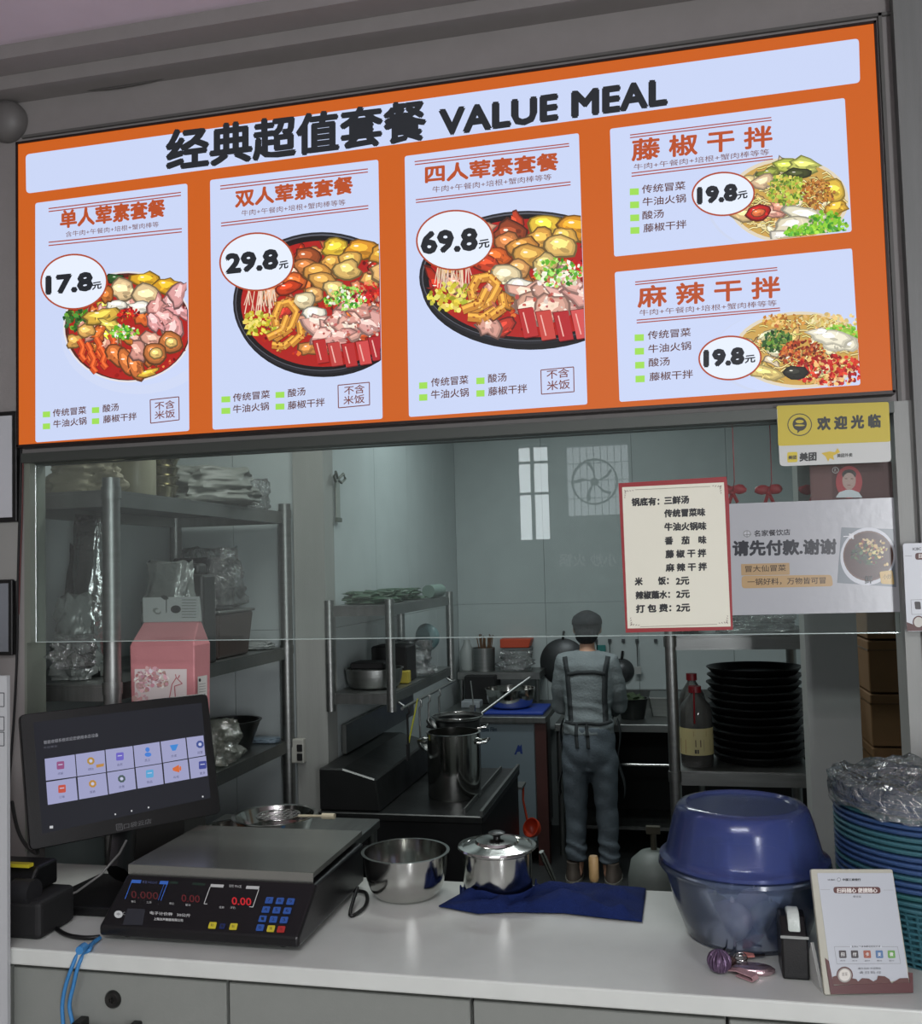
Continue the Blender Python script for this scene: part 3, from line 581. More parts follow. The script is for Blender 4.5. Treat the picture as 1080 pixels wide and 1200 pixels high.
t = thing('welcome_sticker', 'yellow and white welcome sticker at the top right of the glass', 'sticker', P(976, 545, SY_))
w = MB(); w.prism([P(x, y, SY_) for x, y in rrect([(909.5, 475.5), (1041, 471), (1044, 541), (913.5, 546.5)], 5)], (0, .0008, 0)); sh = w.build('sticker_sheet', mat('sticker_white', (196, 198, 194), .4), t)
k = INK(on(SY_))
k.poly([(910.5, 480)] + rrect([(909.5, 475.5), (1041, 471), (1043, 517.5), (911.6, 522.7)], 2.5), (198, 178, 44))
k.text('欢 迎 光 临', 957.8, 504, 1031, 500.4, 14.8, (34, 36, 30), .9)
k.ell(936.7, 497.7, 14.4, 13.2, (40, 40, 30), 32); k.ell(936.7, 497.7, 13.3, 12.1, (198, 178, 44), 32); k.ell(936.7, 497, 8.4, 8, (36, 36, 30), 20); k.poly([(934, 503), (939, 503), (934, 508)], (36, 36, 30)); k.ell(936.7, 494, 4.8, 2, (198, 178, 44), 12); k.ell(936.7, 498.5, 6, 1, (198, 178, 44), 12)
k.poly(rrect([(922, 530), (934, 529.4), (934.2, 541.4), (922.2, 542)], 2), (206, 186, 40)); k.text('美团', 923.5, 538.5, 932.8, 538, 4.5, (30, 30, 26), .2); k.text('美团', 936.8, 540.6, 956, 539.4, 9.6, (26, 28, 28), .55)
k.poly([(962, 531), (972, 529), (978, 530), (981, 525), (984, 530), (976, 534), (977, 539), (972, 537), (970, 541), (967, 535)], (206, 176, 40)); k.text('美团外卖', 980.5, 536.2, 998.4, 535.2, 4.4, (60, 60, 56), .15)
k.build('printing', pr, sh)
# reflections of a red portrait notice and red bows, built solid behind the glass
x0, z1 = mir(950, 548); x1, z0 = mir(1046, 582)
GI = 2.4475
t = thing('reflected_notice', 'dark red notice with an oval red portrait photo behind the glass', 'notice', P(996, 583, GI))
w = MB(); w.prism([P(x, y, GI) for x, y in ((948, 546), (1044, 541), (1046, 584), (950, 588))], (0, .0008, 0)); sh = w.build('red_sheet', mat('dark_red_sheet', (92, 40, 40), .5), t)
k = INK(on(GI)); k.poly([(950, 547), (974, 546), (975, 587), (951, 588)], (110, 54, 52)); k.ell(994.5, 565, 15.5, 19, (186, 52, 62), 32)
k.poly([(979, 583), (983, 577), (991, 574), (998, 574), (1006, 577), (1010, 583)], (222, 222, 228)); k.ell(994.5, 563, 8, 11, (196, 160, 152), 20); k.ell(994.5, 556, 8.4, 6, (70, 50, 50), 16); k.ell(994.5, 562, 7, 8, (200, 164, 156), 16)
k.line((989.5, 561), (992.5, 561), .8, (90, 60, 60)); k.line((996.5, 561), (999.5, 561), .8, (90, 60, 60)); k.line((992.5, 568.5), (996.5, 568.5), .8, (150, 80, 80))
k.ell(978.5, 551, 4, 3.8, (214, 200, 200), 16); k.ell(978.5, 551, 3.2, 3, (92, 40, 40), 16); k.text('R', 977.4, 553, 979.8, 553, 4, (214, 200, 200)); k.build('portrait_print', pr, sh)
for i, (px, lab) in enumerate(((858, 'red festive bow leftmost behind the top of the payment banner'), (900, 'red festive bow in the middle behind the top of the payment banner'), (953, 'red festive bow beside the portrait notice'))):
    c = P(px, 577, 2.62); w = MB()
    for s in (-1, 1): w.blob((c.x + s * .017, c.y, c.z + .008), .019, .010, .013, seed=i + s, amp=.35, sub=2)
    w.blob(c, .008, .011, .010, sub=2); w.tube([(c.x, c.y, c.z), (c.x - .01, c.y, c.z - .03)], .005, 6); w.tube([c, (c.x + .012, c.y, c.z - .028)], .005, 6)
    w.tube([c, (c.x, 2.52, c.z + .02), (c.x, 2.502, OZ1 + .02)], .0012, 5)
    tag(w.build('reflected_bow', mat('red_satin', (170, 30, 40), .5), smooth=50), lab, 'bow', 'red bows behind the glass')  # red shapes mirrored in the pane, modelled as solid bows

# ------------------------------------------------------------------ counter
CT = .917; CF = 1.862
w = MB(); w.prism([(-1.83, CF, CT - .036), (1.0, CF, CT - .036), (1.0, 2.383, CT - .036), (.51, 2.383, CT - .036), (.51, 2.432, CT - .036), (-1.83, 2.432, CT - .036)], (0, 0, .036))
tag(w.build('worktop', white_lam, bevel=.004, seg=2), 'long white laminate worktop of the serving counter', 'worktop')
seams = [-1.83, P(15, 1150, 1.885).x, P(267.5, 1175, 1.885).x, P(553, 1190, 1.885).x, P(852, 1198, 1.885).x, 1.0]
labs = ['narrow white filler cabinet at the far left end of the counter', 'white drawer cabinet with lock and black handle below the scale', 'white cabinet second from the lock drawer under the steel bowl', 'white cabinet below the blue tub and keys', 'white cabinet at the right end below the teal baskets']
for i in range(5):
    a, b = seams[i] + .0015, seams[i + 1] - .0015
    t = thing('counter_cabinet', labs[i], 'cabinet', ((a + b) / 2, 2.15, 0))
    w = MB(); w.box(a, a + .016, 1.9, 2.38, 0, .880); w.box(b - .016, b, 1.9, 2.38, 0, .880); w.box(a + .016, b - .016, 2.36, 2.38, 0, .88); w.box(a + .016, b - .016, 1.9, 2.36, .1, .118); w.box(a + .016, b - .016, 1.905, 1.92, .66, .88); w.build('carcass', drawer_m, t)
    w = MB(); w.box(a + .002, b - .002, 1.882, 1.899, .70, .868); d = w.build('drawer', drawer_m, t, bevel=.002)
    w = MB(); w.box(a + .002, b - .002, 1.882, 1.899, .10, .695); w.build('door', drawer_m, t, bevel=.002)
    if i == 1:
        c = P(132.5, 1171, 1.881); w = MB(); w.lathe([(0, .004), (.006, .004), (.0065, .006), (.015, .008), (.018, .004), (.019, 0), (.019, -.004)], c, 28, axis=(0, -1, 0)); w.box(c.x - .0015, c.x + .0015, c.y - .009, c.y - .004, c.z - .004, c.z + .004); w.build('lock', mat('dark_lock_metal', (60, 60, 58), .35, .8), d, smooth=40)
        hl = P(95, 1190, 1.881); hr = P(167, 1196, 1.881); z = hl.z - .006
        w = MB()
        for x in (hl.x, hr.x - .02): w.box(x, x + .02, 1.846, 1.8815, z - .016, z + .006)
        w.box(hl.x + .016, hr.x - .016, 1.846, 1.856, z - .016, z - .002); w.build('handle', black, d, bevel=.002)

# ------------------------------------------------------------------ till monitor
mon = thing('till_monitor', 'black touch screen till monitor showing a grid of app tiles', 'monitor', (-1.42, 2.2, CT))
mc = [Vector(v) for v in ((-1.599, 2.083, 1.388), (-1.281, 2.447, 1.395), (-1.228, 2.414, 1.075), (-1.546, 2.05, 1.068))]
MQ = [(22.8, 837.8), (243, 812), (259, 953), (35, 997)]
mn = (mc[1] - mc[0]).cross(mc[3] - mc[0]).normalized()
if mn.y > 0: mn = -mn
def onplane(p0, n):
    def f(px, py):
        d = ray(px, py); o = Vector((0, 0, H)); return o + d * ((p0 - o).dot(n) / d.dot(n))
    return f
mp = onplane(mc[3], mn)
def slab(name, m, quad, plane, n, off, th, parent, rad=2, bevel=0):
    w = MB(); w.prism([plane(x, y) + n * off for x, y in rrect(quad, rad)], -n * th); return w.build(name, m, parent, bevel=bevel)
bez = slab('bezel', black, MQ, mp, mn, 0, .022, mon, 7, .002)
w = MB(); c = (mc[0] + mc[1] + mc[2] + mc[3]) / 4 - mn * .035; ux = (mc[1] - mc[0]).normalized(); uz = (mc[0] - mc[3]).normalized()
w.hexa([c - ux * .19 - uz * .12 - mn * .012, c + ux * .19 - uz * .12 - mn * .012, c + ux * .19 - uz * .12 + mn * .013, c - ux * .19 - uz * .12 + mn * .013, c - ux * .19 + uz * .12 - mn * .012, c + ux * .19 + uz * .12 - mn * .012, c + ux * .19 + uz * .12 + mn * .013, c - ux * .19 + uz * .12 + mn * .013]); w.build('rear_housing', blackm, mon)
scr = slab('screen', mat('screen_dark', (34, 36, 46), .15, 0, emit=.6), [(39, 846.5), (236, 823.5), (246.5, 935), (49.5, 977)], mp, mn, .0007, .0006, mon, 1)
k = INK(mp, mn, .0009)
def z2(x, y): return (20 + x / 4.5, 810 + y / 4.5)
tiles = [[(145, 357), (303, 334), (312, 450), (152, 472)], [(308, 333), (460, 311), (468, 427), (317, 449)], [(465, 309), (608, 289), (617, 403), (474, 425)], [(613, 288), (750, 267), (762, 379), (623, 401)], [(756, 266), (886, 246), (897, 354), (768, 377)], [(892, 245), (981, 233), (991, 338), (903, 353)],
         [(153, 480), (309, 456), (320, 573), (162, 600)], [(318, 454), (467, 431), (479, 545), (327, 571)], [(474, 430), (617, 407), (627, 515), (485, 543)], [(624, 405), (762, 383), (772, 489), (635, 514)], [(770, 381), (898, 359), (909, 463), (779, 487)], [(905, 357), (995, 342), (1004, 446), (916, 462)]]
icol = [(150, 80, 130), (180, 140, 60), (110, 100, 200), (70, 130, 220), (60, 140, 220), (60, 80, 150), (200, 80, 60), (190, 140, 60), (70, 90, 90), (90, 170, 220), (220, 110, 50), (60, 70, 150)]
for i, q in enumerate(tiles):
    k = INK(mp, mn, .0009); k.poly([z2(*p) for p in q], (164, 166, 206)); cx = sum(p[0] for p in q) / 4; cy = sum(p[1] for p in q) / 4 - 12
    if i % 6 == 5: cx += 22
    a = z2(cx, cy); ic = icol[i]; li = (200, 204, 232)
    if i in (2, 0, 6, 9, 11): k.poly(rrect([(a[0] - 4.4, a[1] - 4.2), (a[0] + 4.4, a[1] - 5.2), (a[0] + 4.6, a[1] + 4), (a[0] - 4.2, a[1] + 5)], 1.5), ic); k.line((a[0] - 2.6, a[1] - .6), (a[0] + 2.6, a[1] - 1.2), 1, li)
    elif i in (3,): k.ell(a[0], a[1] - 3, 2.6, 2.8, ic, 12); k.ell(a[0] + .6, a[1] + 2.8, 4, 2.6, ic, 12)
    elif i in (4,): k.poly([(a[0] - 5, a[1] - 3), (a[0] + 5, a[1] - 4.4), (a[0] + 2, a[1] + 3), (a[0] - 2, a[1] + 3.6)], ic)
    elif i in (10,): k.poly([(a[0] - 4.5, a[1] - 1), (a[0] + 3, a[1] - 5), (a[0] + 3.6, a[1] + 4), (a[0] - 4, a[1] + 2)], ic); k.ell(a[0] + 4.6, a[1] - .6, 1.2, 3, ic, 8)
    else: k.ell(a[0], a[1], 4.6, 4.6, ic, 8, .3); k.ell(a[0], a[1], 2, 2, li, 10)
    b = z2(cx, cy + 48); k.text(('点餐', '收银台', '会员', '员工', '外卖', '设置', '订单', '报表', '优惠', '商品', '叫号', '更多')[i], b[0] - 3.2, b[1] + .7, b[0] + 3.2, b[1] - .1, 3, (70, 72, 110)); k.build('app_tile', printmat('screen_print', .85), scr)
k = INK(mp, mn, .0012); q = [z2(*p) for p in ((415, 388), (458, 380), (456, 396), (418, 404))]; k.poly(q, (190, 140, 70))
k.text('智能收银系统欢迎您使用本店设备', *z2(140, 280), *z2(428, 240), 4.2, (150, 152, 160)); k.text('今日营业', *z2(138, 305), *z2(212, 294), 2.6, (90, 92, 104))
for p in ((517, 649), (603, 631), (692, 613), (978, 556)): a = z2(*p); k.ell(a[0], a[1], 1, 1.1, (210, 212, 216), 8)
a = z2(180, 717); k.poly([(a[0] - 2, a[1] - 1.4), (a[0] + 2, a[1] - 1.8), (a[0] + 2, a[1] + 1.4), (a[0] - 2, a[1] + 1.6)], (200, 202, 206))
k.build('screen_text', printmat('screen_print', .85), scr)
k = INK(mp, mn, .0003); g_ = (96, 96, 98)
q = [z2(*p) for p in ((522, 703), (552, 698), (556, 730), (526, 734))]; k.frame(q, .7, g_); k.text('回', *z2(530, 727), *z2(548, 724), 4.6, g_); k.text('口袋云店', *z2(562, 727), *z2(708, 697), 6, g_); k.build('bezel_lettering', pr, bez)
w = MB(); a = (mc[2] + mc[3]) / 2 - mn * .055 + uz * .10
w.tube([a + uz * .02, a - uz * .06 + Vector((0, 0, -.05)), Vector((-1.40, 2.20, CT + .055))], [.05, .05, .05], 10, flat=.45); w.build('stand', black, mon, smooth=50)
w = MB(); w.prism([(-1.50, 2.055, CT + .0005), (-1.325, 2.06, CT + .0005), (-1.30, 2.10, CT + .0005), (-1.30, 2.30, CT + .0005), (-1.52, 2.30, CT + .0005), (-1.54, 2.10, CT + .0005)], (0, 0, .022)); w.build('base', black, mon, bevel=.004, seg=2)
w = MB(); w.tube([mp(145, 895) * 0 + P(72, 1052, 2.03), P(90, 1045, 2.03), P(118, 1025, 2.05), P(140, 1000, 2.09), P(148, 985, 2.13)], .003, 6); w.build('cable', mat('grey_cable', (88, 88, 86), .5), mon, smooth=60)

# receipt printer at the left end
t = thing('receipt_printer', 'black receipt printer at the far left end of the worktop', 'printer', (-1.52, 1.99, CT))
w = MB(); w.box(-1.66, -1.412, 1.905, 2.035, CT + .0005, CT + .085); w.build('body', blackm, t, bevel=.012, seg=3)
w = MB(); w.prism([(-1.655, 1.91, CT + .088), (-1.655, 2.03, CT + .088), (-1.655, 2.03, CT + .145), (-1.655, 1.96, CT + .145)], (.20, 0, 0)); w.build('cover', black, t, bevel=.006, seg=2)
w = MB(); w.box(-1.60, -1.47, 1.945, 1.962, CT + .1455, CT + .153); w.build('yellow_tag', mat('yellow_label', (190, 176, 40), .5), t)
w = MB(); w.lathe([(0, 0), (.028, 0), (.028, .05), (0, .05)], (-1.49, 1.925, CT + .10), 20, axis=(1, 0, 0)); w.build('paper_roll_hub', mat('dark_roll', (30, 30, 32), .5), t, smooth=40)
def cable(name, pts, r, m, label, cat='cable', n=8, parent=None):
    # smooth the path a little
    pts = [Vector(p) for p in pts]; out = []
    for i in range(len(pts) - 1):
        p0 = pts[max(i - 1, 0)]; p1 = pts[i]; p2 = pts[i + 1]; p3 = pts[min(i + 2, len(pts) - 1)]
        for s in range(5):
            u = s / 5; out.append(.5 * ((2 * p1) + (-p0 + p2) * u + (2 * p0 - 5 * p1 + 4 * p2 - p3) * u * u + (-p0 + 3 * p1 - 3 * p2 + p3) * u ** 3))
    out.append(pts[-1]); w = MB(); w.tube(out, r, n); o = w.build(name, m, parent, smooth=60)
    if label: tag(o, label, cat)
    return o
cz = CT + .006
cable('power_cable', [PZ(54, 1065, CT + .02), PZ(58, 1075, cz), PZ(66, 1088, cz), PZ(80, 1096, cz), PZ(100, 1099, cz), PZ(117, 1098, cz)], .005, black, 'black cable looping on the worktop left of the scale')
cable('power_cable', [Vector((-.790, 2.26, CT + .03)), PZ(410, 1072, cz), PZ(424, 1066, cz), PZ(430, 1056, cz), PZ(428, 1046, cz), PZ(414, 1044, cz)], .0045, black, 'black cable looping on the worktop right of the scale')
bl = mat('blue_cord', (54, 122, 178), .55, 0, .2, 150)
yf = CF - .007
bct = thing('hanging_cord', 'double bright blue cord tied and hanging over the worktop edge left of the scale', 'cord', (-1.36, CF, .8))  # plain tied blue cord, its use unknown
for i, dx in enumerate((0, 7)):
    cable('strand', [PZ(117 - i * 3, 1099 + i * 2, cz), PZ(108, 1106, cz + .001 * i), PZ(98 + dx, 1113, cz), P(91 + dx, 1120, CF + .003) * 1 + Vector((0, 0, .003)), P(84 + dx, 1134, yf), P(77 + dx * 1.3, 1155, yf), P(73 + dx * 1.2, 1178, yf), P(74 + dx * 1.6, 1200, yf), P(77 + dx * 2, 1235, yf)], .0042, bl, None, parent=bct)
c = P(97, 1111, CF + .02); w = MB(); w.tube([PZ(93, 1114, CT + .014), PZ(99, 1109, CT + .014)], .009, 8); w.build('cord_tie', bl, bct, smooth=50)

# ------------------------------------------------------------------ scale
sc = thing('price_scale', 'black electronic price computing scale with steel weighing plate', 'scale', (-1.04, 2.12, CT))
SX0, SX1 = -1.278, -.806; z0 = CT + .012
prof = [(1.925, z0), (1.925, z0 + .022), (2.035, z0 + .098), (2.36, z0 + .098), (2.36, z0)]
w = MB(); w.prism([(SX0, y, z) for y, z in prof], (SX1 - SX0, 0, 0)); w.build('body', mat('scale_black', (17, 17, 19), .3, 0, .03, 200), sc, bevel=.007, seg=3)
w = MB()
for x in (SX0 + .05, SX1 - .05):
    for y in (1.97, 2.31): w.lathe([(0, 0), (.014, 0), (.016, .0115), (0, .0115)], (x, y, CT + .0005), 16)
w.build('feet', blackm, sc)
pz = z0 + .102
w = MB(); w.box(SX0 + .0, SX1 - .012, 2.045, 2.385, pz + .006, pz + .018); w.box(SX0, SX1 - .012, 2.043, 2.0448, pz - .004, pz + .0175); w.build('weighing_plate', mat('plate_steel', (158, 160, 154), .24, .8, .03, 25, .06, stretch=(1, 14, 1)), sc)
w = MB(); w.box(SX0 + .03, SX1 - .03, 2.08, 2.35, pz - .003, pz + .0055); w.build('plate_support', blackm, sc)
n_ = Vector((0, -(.076), .110)).normalized(); p0 = Vector((0, 1.925, z0 + .022)); sp = onplane(p0 + n_ * .0004, n_)
def s2(x, y): return (120 + x / 4.154, 1000 + y / 4.154)
k = INK(sp, n_, .0002); BLU = (60, 110, 200); LG = (190, 192, 190); DR = (110, 16, 22)
for q, col in (([(143, 128), (190, 130), (186, 146), (138, 144)], BLU), ([(282, 134), (322, 136), (317, 152), (276, 150)], BLU), ([(528, 150), (592, 153), (587, 167), (524, 164)], LG), ([(702, 158), (765, 161), (761, 176), (697, 173)], LG)): k.poly([s2(*p) for p in q], col)
k.line(s2(140, 144), s2(110, 222), .8, BLU); k.line(s2(314, 152), s2(284, 230), .8, BLU); k.line(s2(300, 150), s2(272, 228), .5, BLU)
k.line(s2(524, 164), s2(494, 246), .9, LG); k.line(s2(494, 246), s2(510, 247), .9, LG); k.line(s2(761, 176), s2(732, 262), .9, LG); k.line(s2(732, 262), s2(714, 260), .9, LG)
k.poly([s2(*p) for p in ((330, 136), (370, 138), (366, 150), (326, 148))], (30, 50, 40)); k.poly([s2(*p) for p in ((440, 142), (502, 146), (498, 158), (436, 154))], (30, 50, 40))
k.text('重量 WEIGHT', *s2(194, 146), *s2(268, 150), 3.4, (80, 90, 130)); k.text('单价', *s2(140, 240), *s2(162, 242), 2.8, LG); k.text('公斤', *s2(215, 244), *s2(240, 246), 2.8, LG); k.text('单价', *s2(325, 250), *s2(350, 252), 2.8, LG); k.text('累计', *s2(404, 257), *s2(430, 259), 2.8, LG); k.text('总价 PRICE', *s2(616, 166), *s2(676, 170), 3.6, LG); k.text('金额', *s2(568, 268), *s2(592, 270), 2.8, LG); k.text('元', *s2(622, 270), *s2(648, 272), 2.8, LG)
k.text('电子计价秤   30公斤', *s2(232, 298), *s2(428, 312), 3.8, LG, .1); k.text('上海友声衡器有限公司', *s2(250, 326), *s2(392, 334), 3.2, LG, .1)
k.build('panel_captions', pr, sc); k = INK(sp, n_, .0002); k.ell(*s2(78, 297), 5, 4.4, (200, 204, 202), 16); k.text('中', *s2(70, 303), *s2(86, 304), 3.4, (40, 40, 40)); k.text('C', *s2(100, 300), *s2(110, 300), 3.4, LG)
k.poly([s2(*p) for p in ((122, 268), (208, 272), (196, 350), (98, 348))], (44, 46, 52)); k.build('panel_printing', pr, sc)
k = INK(sp, n_, .0004)
k.text('0.000', *s2(140, 218), *s2(272, 226), 8.6, (74, 14, 18), .1); k.text('0.00', *s2(385, 236), *s2(474, 241), 8.6, (86, 14, 20), .1); k.text('0.00', *s2(630, 250), *s2(724, 255), 8.8, (186, 22, 32), .2); k.build('red_digits', printmat('led_print', .9), sc)
keys = []; 
for r in range(3):
    for c_ in range(3):
        x = 812 + c_ * 52 - r * 16; y = 230 + r * 45 + c_ * 3; keys.append((x, y, (46, 86, 160), '789456123'[r * 3 + c_]))
keys += [(768, 363, (46, 76, 150), '0'), (820, 368, (196, 180, 50), '清'), (870, 371, (170, 44, 40), '去皮'), (536, 352, (200, 186, 50), '累计'), (584, 356, (24, 40, 90), '·'), (638, 358, (200, 186, 50), '单价')]
for x, y, col, ch in keys:
    hw, hh = (18, 15) if col != (24, 40, 90) else (13, 12); q = [s2(x - hw + 5, y - hh), s2(x + hw + 4, y - hh + 1), s2(x + hw - 4, y + hh + 1), s2(x - hw - 4, y + hh)]
    w = MB(); w.prism([sp(*p) + n_ * .002 for p in rrect(q, 1)], -n_ * .0018); kb = w.build('key', mat('key_%d' % col[0], col, .45), sc)
    k = INK(sp, n_, .0022); a = s2(x - 7, y + 7); b = s2(x + 7, y + 8); k.text(ch, a[0], a[1], b[0], b[1], 3.4, (20, 30, 40)); k.build('key_symbol', pr, kb)

# ------------------------------------------------------------------ bowl, pot, cloth on the worktop
def open_bowl(name, c, r, h, m, label, cat, rb=None, th=.002, lip=.006, parent=None, smooth=40, prof=None):
    rb = rb or r * .55; P_ = []; n = 8
    for i in range(n + 1):
        u = i / n; rr = rb + (r - rb) * math.sin(u * PI / 2) ** .8; P_.append((rr, h * (1 - math.cos(u * PI / 2)) * .9 + h * .1 * u))
    outer = [(0, .0005)] + [(a, b + .0005) for a, b in P_] + [(r + lip, h), (r + lip, h + .002), (r - th, h + .002)] + [(a - th, b + th + .0005) for a, b in P_[::-1][1:]] + [(0, th + .0005)]
    w = MB(); w.lathe(outer, c, 48); o = w.build(name, m, parent, smooth=smooth)
    if label: tag(o, label, cat)
    return o
a = P(424, 1000, 2.30); b = P(522, 1000, 2.30); bc = PZ(472, 1037, CT); r = (b.x - a.x) / 2 * 1.0
def px_w(p1, p2, Y): return (P(*p2, Y) - P(*p1, Y)).length
br = px_w((426, 1000), (520, 1000), 2.32) / 2
bcx = P(473, 1000, 2.30)
open_bowl('steel_bowl', (bcx.x, 2.315, CT), br, .106, steel_pol, 'deep steel mixing bowl standing open on the worktop right of the scale', 'bowl', rb=br * .62)
pot = thing('lidded_pot', 'steel pot with knobbed lid standing behind the blue cloth', 'pot', (P(581, 1000, 2.33).x, 2.345, CT))
px = pot.location.x; py = 2.345; pr_ = px_w((540, 1000), (622, 1000), 2.33) / 2
w = MB(); w.lathe([(0, .0008), (pr_ * .94, .0008), (pr_ * .97, .006), (pr_ * .97, .108), (pr_ * 1.03, .112), (pr_ * 1.03, .115), (pr_ * .94, .115), (pr_ * .94, .008), (0, .006)], (px, py, CT), 48); w.build('body', steel_pol, pot, smooth=40)
w = MB(); w.lathe([(pr_ * 1.09, .116), (pr_ * 1.12, .118), (pr_ * 1.10, .122), (pr_ * 1.0, .124), (pr_ * .96, .121), (pr_ * .62, .128), (pr_ * .58, .134), (pr_ * .25, .138), (0, .1385)], (px, py, CT), 56); w.build('lid', steel_pol, pot, smooth=30)
w = MB(); w.lathe([(.009, .138), (.009, .143), (.019, .148), (.021, .151), (.014, .154), (0, .1545)], (px, py, CT), 24); w.build('knob', mat('dark_knob', (50, 50, 50), .3, .7), pot, smooth=50)
# blue cloth: crumpled sheet lying on the worktop
def clothfn(u, v):
    top = [(546, 1046), (580, 1047), (612, 1046), (640, 1040), (700, 1041), (757, 1042)]; bot = [(514, 1064), (560, 1073), (600, 1071), (660, 1072), (710, 1078), (752, 1082)]
    def lerp(L, t): t *= len(L) - 1; i = min(int(t), len(L) - 2); f = t - i; return (L[i][0] + (L[i + 1][0] - L[i][0]) * f, L[i][1] + (L[i + 1][1] - L[i][1]) * f)
    a = lerp(top, u); b = lerp(bot, u); x = a[0] + (b[0] - a[0]) * v; y = a[1] + (b[1] - a[1]) * v
    p = PZ(x, y, CT); ed = min(u, 1 - u, v, 1 - v)
    wv = noise.noise(Vector((u * 5 + v * 3, v * 2.4 - u * 2, .3))) * .014 + noise.noise(Vector((u * 14, v * 6, 2))) * .006 + .5 * abs(math.sin(u * 9 + v * 7)) * .012
    h = .004 + min(1, ed * 9) * (.010 + 1.7 * max(0, wv)); d = math.hypot(p.x - px, p.y - py)
    if d < pr_ + .006:
        q = Vector((p.x - px, p.y - py)); q = q.normalized() * (pr_ + .006) if q.length > 1e-4 else Vector((0, -pr_)); p.x = px + q.x; p.y = py + q.y
    p.y = min(p.y, 2.428)
    return Vector((p.x, p.y, CT + h))
w = MB(); w.grid(80, 36, clothfn); o = w.build('blue_cloth', mat('blue_microfibre', (22, 38, 88), .9, 0, .5, 260, .15, spec=.2), smooth=180)
s = o.modifiers.new('thick', 'SOLIDIFY'); s.thickness = .003; s.offset = 0
tag(o, 'dark blue cleaning cloth crumpled on the worktop in front of the lidded pot', 'cloth')

# tools poking up behind the counter: stand in a bucket on the kitchen floor
bk = thing('utensil_bucket', 'dark bucket on the kitchen floor behind the counter', 'bucket', (-.27, 2.72, 0))
w = MB(); w.lathe([(0, .001), (.12, .001), (.15, .42), (.155, .42), (.147, .424), (.116, .008), (0, .008)], (-.27, 2.72, 0), 32); w.build('pail', blackm, bk, smooth=40)
a = P(634, 998, 2.62); b = P(653, 1040, 2.66); d = (b - a).normalized()
t = thing('ladle', 'steel ladle handle leaning up behind the blue cloth', 'ladle', (b.x, b.y, .42))
w = MB(); w.tube([a, a + d * .02, b, b + d * .12, Vector((-.27, 2.72, .07))], [.007, .0085, .0065, .006, .006], 12); w.build('handle', steel_pol, t, smooth=50)
w = MB(); w.lathe([(0, 0), (.03, .01), (.045, .035), (.043, .036), (.028, .013), (0, .004)], (-.27, 2.72, .012), 24); w.build('bowl', steel_pol, t, smooth=50)
a = P(695, 1003, 2.48); b = P(693, 1027, 2.48)
t = thing('cleaver', 'cleaver with a pale wooden handle pointing up behind the blue cloth', 'knife', (b.x, 2.48, .7))
w = MB(); w.lathe([(0, 0), (.010, 0), (.0125, -.006), (.0125, -.055), (.0105, -.062), (0, -.062)], a, 20); w.build('wooden_handle', mat('pale_wood', (168, 138, 92), .5, 0, .2, 60, .15, stretch=(8, 8, 1)), t, smooth=40)
w = MB(); z = a.z - .0625; w.lathe([(0, 0), (.007, 0), (.009, -.014), (.014, -.024), (0, -.024)], (a.x, a.y, z), 16); w.build('ferrule', steel_dk, t, smooth=40)
w = MB(); w.box(a.x - .05, a.x + .05, a.y - .0015, a.y + .0015, z - .24, z - .0245); w.build('blade', steel, t)
w = MB(); w.box(a.x - .075, a.x + .075, a.y + .003, a.y + .03, z - .27, z - .05); w.box(a.x - .075, a.x + .075, 2.434, a.y - .003, z - .27, z - .05); w.build('knife_holder', blackm, t)
# ------------------------------------------------------------------ blue basins
def plastic(name, rgb, tr=.5, rough=.25, tint=.25):
    if name in MATS: return MATS[name]
    m = bpy.data.materials.new(name); m.use_nodes = True; MATS[name] = m
    nt = m.node_tree; nt.nodes.clear(); N = nt.nodes.new; L = nt.links.new; c = (*lin(rgb), 1)
    out = N('ShaderNodeOutputMaterial'); t_ = N('ShaderNodeBsdfTransparent'); d = N('ShaderNodeBsdfDiffuse'); tl = N('ShaderNodeBsdfTranslucent'); g = N('ShaderNodeBsdfGlossy'); f = N('ShaderNodeFresnel')
    t_.inputs[0].default_value = tuple(tint + (1 - tint) * x ** .5 for x in c[:3]) + (1,); d.inputs[0].default_value = c; tl.inputs[0].default_value = c; g.inputs['Roughness'].default_value = rough; f.inputs[0].default_value = 1.48
    a = N('ShaderNodeMixShader'); a.inputs[0].default_value = .45; L(d.outputs[0], a.inputs[1]); L(tl.outputs[0], a.inputs[2])
    b = N('ShaderNodeMixShader'); b.inputs[0].default_value = tr; L(a.outputs[0], b.inputs[1]); L(t_.outputs[0], b.inputs[2])
    e = N('ShaderNodeMixShader'); L(f.outputs[0], e.inputs[0]); L(b.outputs[0], e.inputs[1]); L(g.outputs[0], e.inputs[2]); L(e.outputs[0], out.inputs[0])
    return m
tcx = P(871, 1010, 2.18).x; tcy = 2.18
low = plastic('clear_blue_plastic', (160, 180, 218), .82, .15, .6); up = plastic('blue_plastic', (98, 116, 188), .60, .16, .4)
w = MB(); w.lathe([(0, .001), (.118, .001), (.126, .006), (.150, .07), (.164, .125), (.168, .138), (.168, .142), (.177, .144), (.181, .150), (.180, .158), (.175, .158), (.174, .150), (.165, .148), (.161, .13), (.147, .072), (.122, .010), (0, .005)], (tcx, tcy, CT), 72)
o = w.build('clear_basin', low, smooth=40); tag(o, 'clear bluish plastic basin holding onions, under the upturned blue basin', 'basin')
w = MB(); B0 = .159
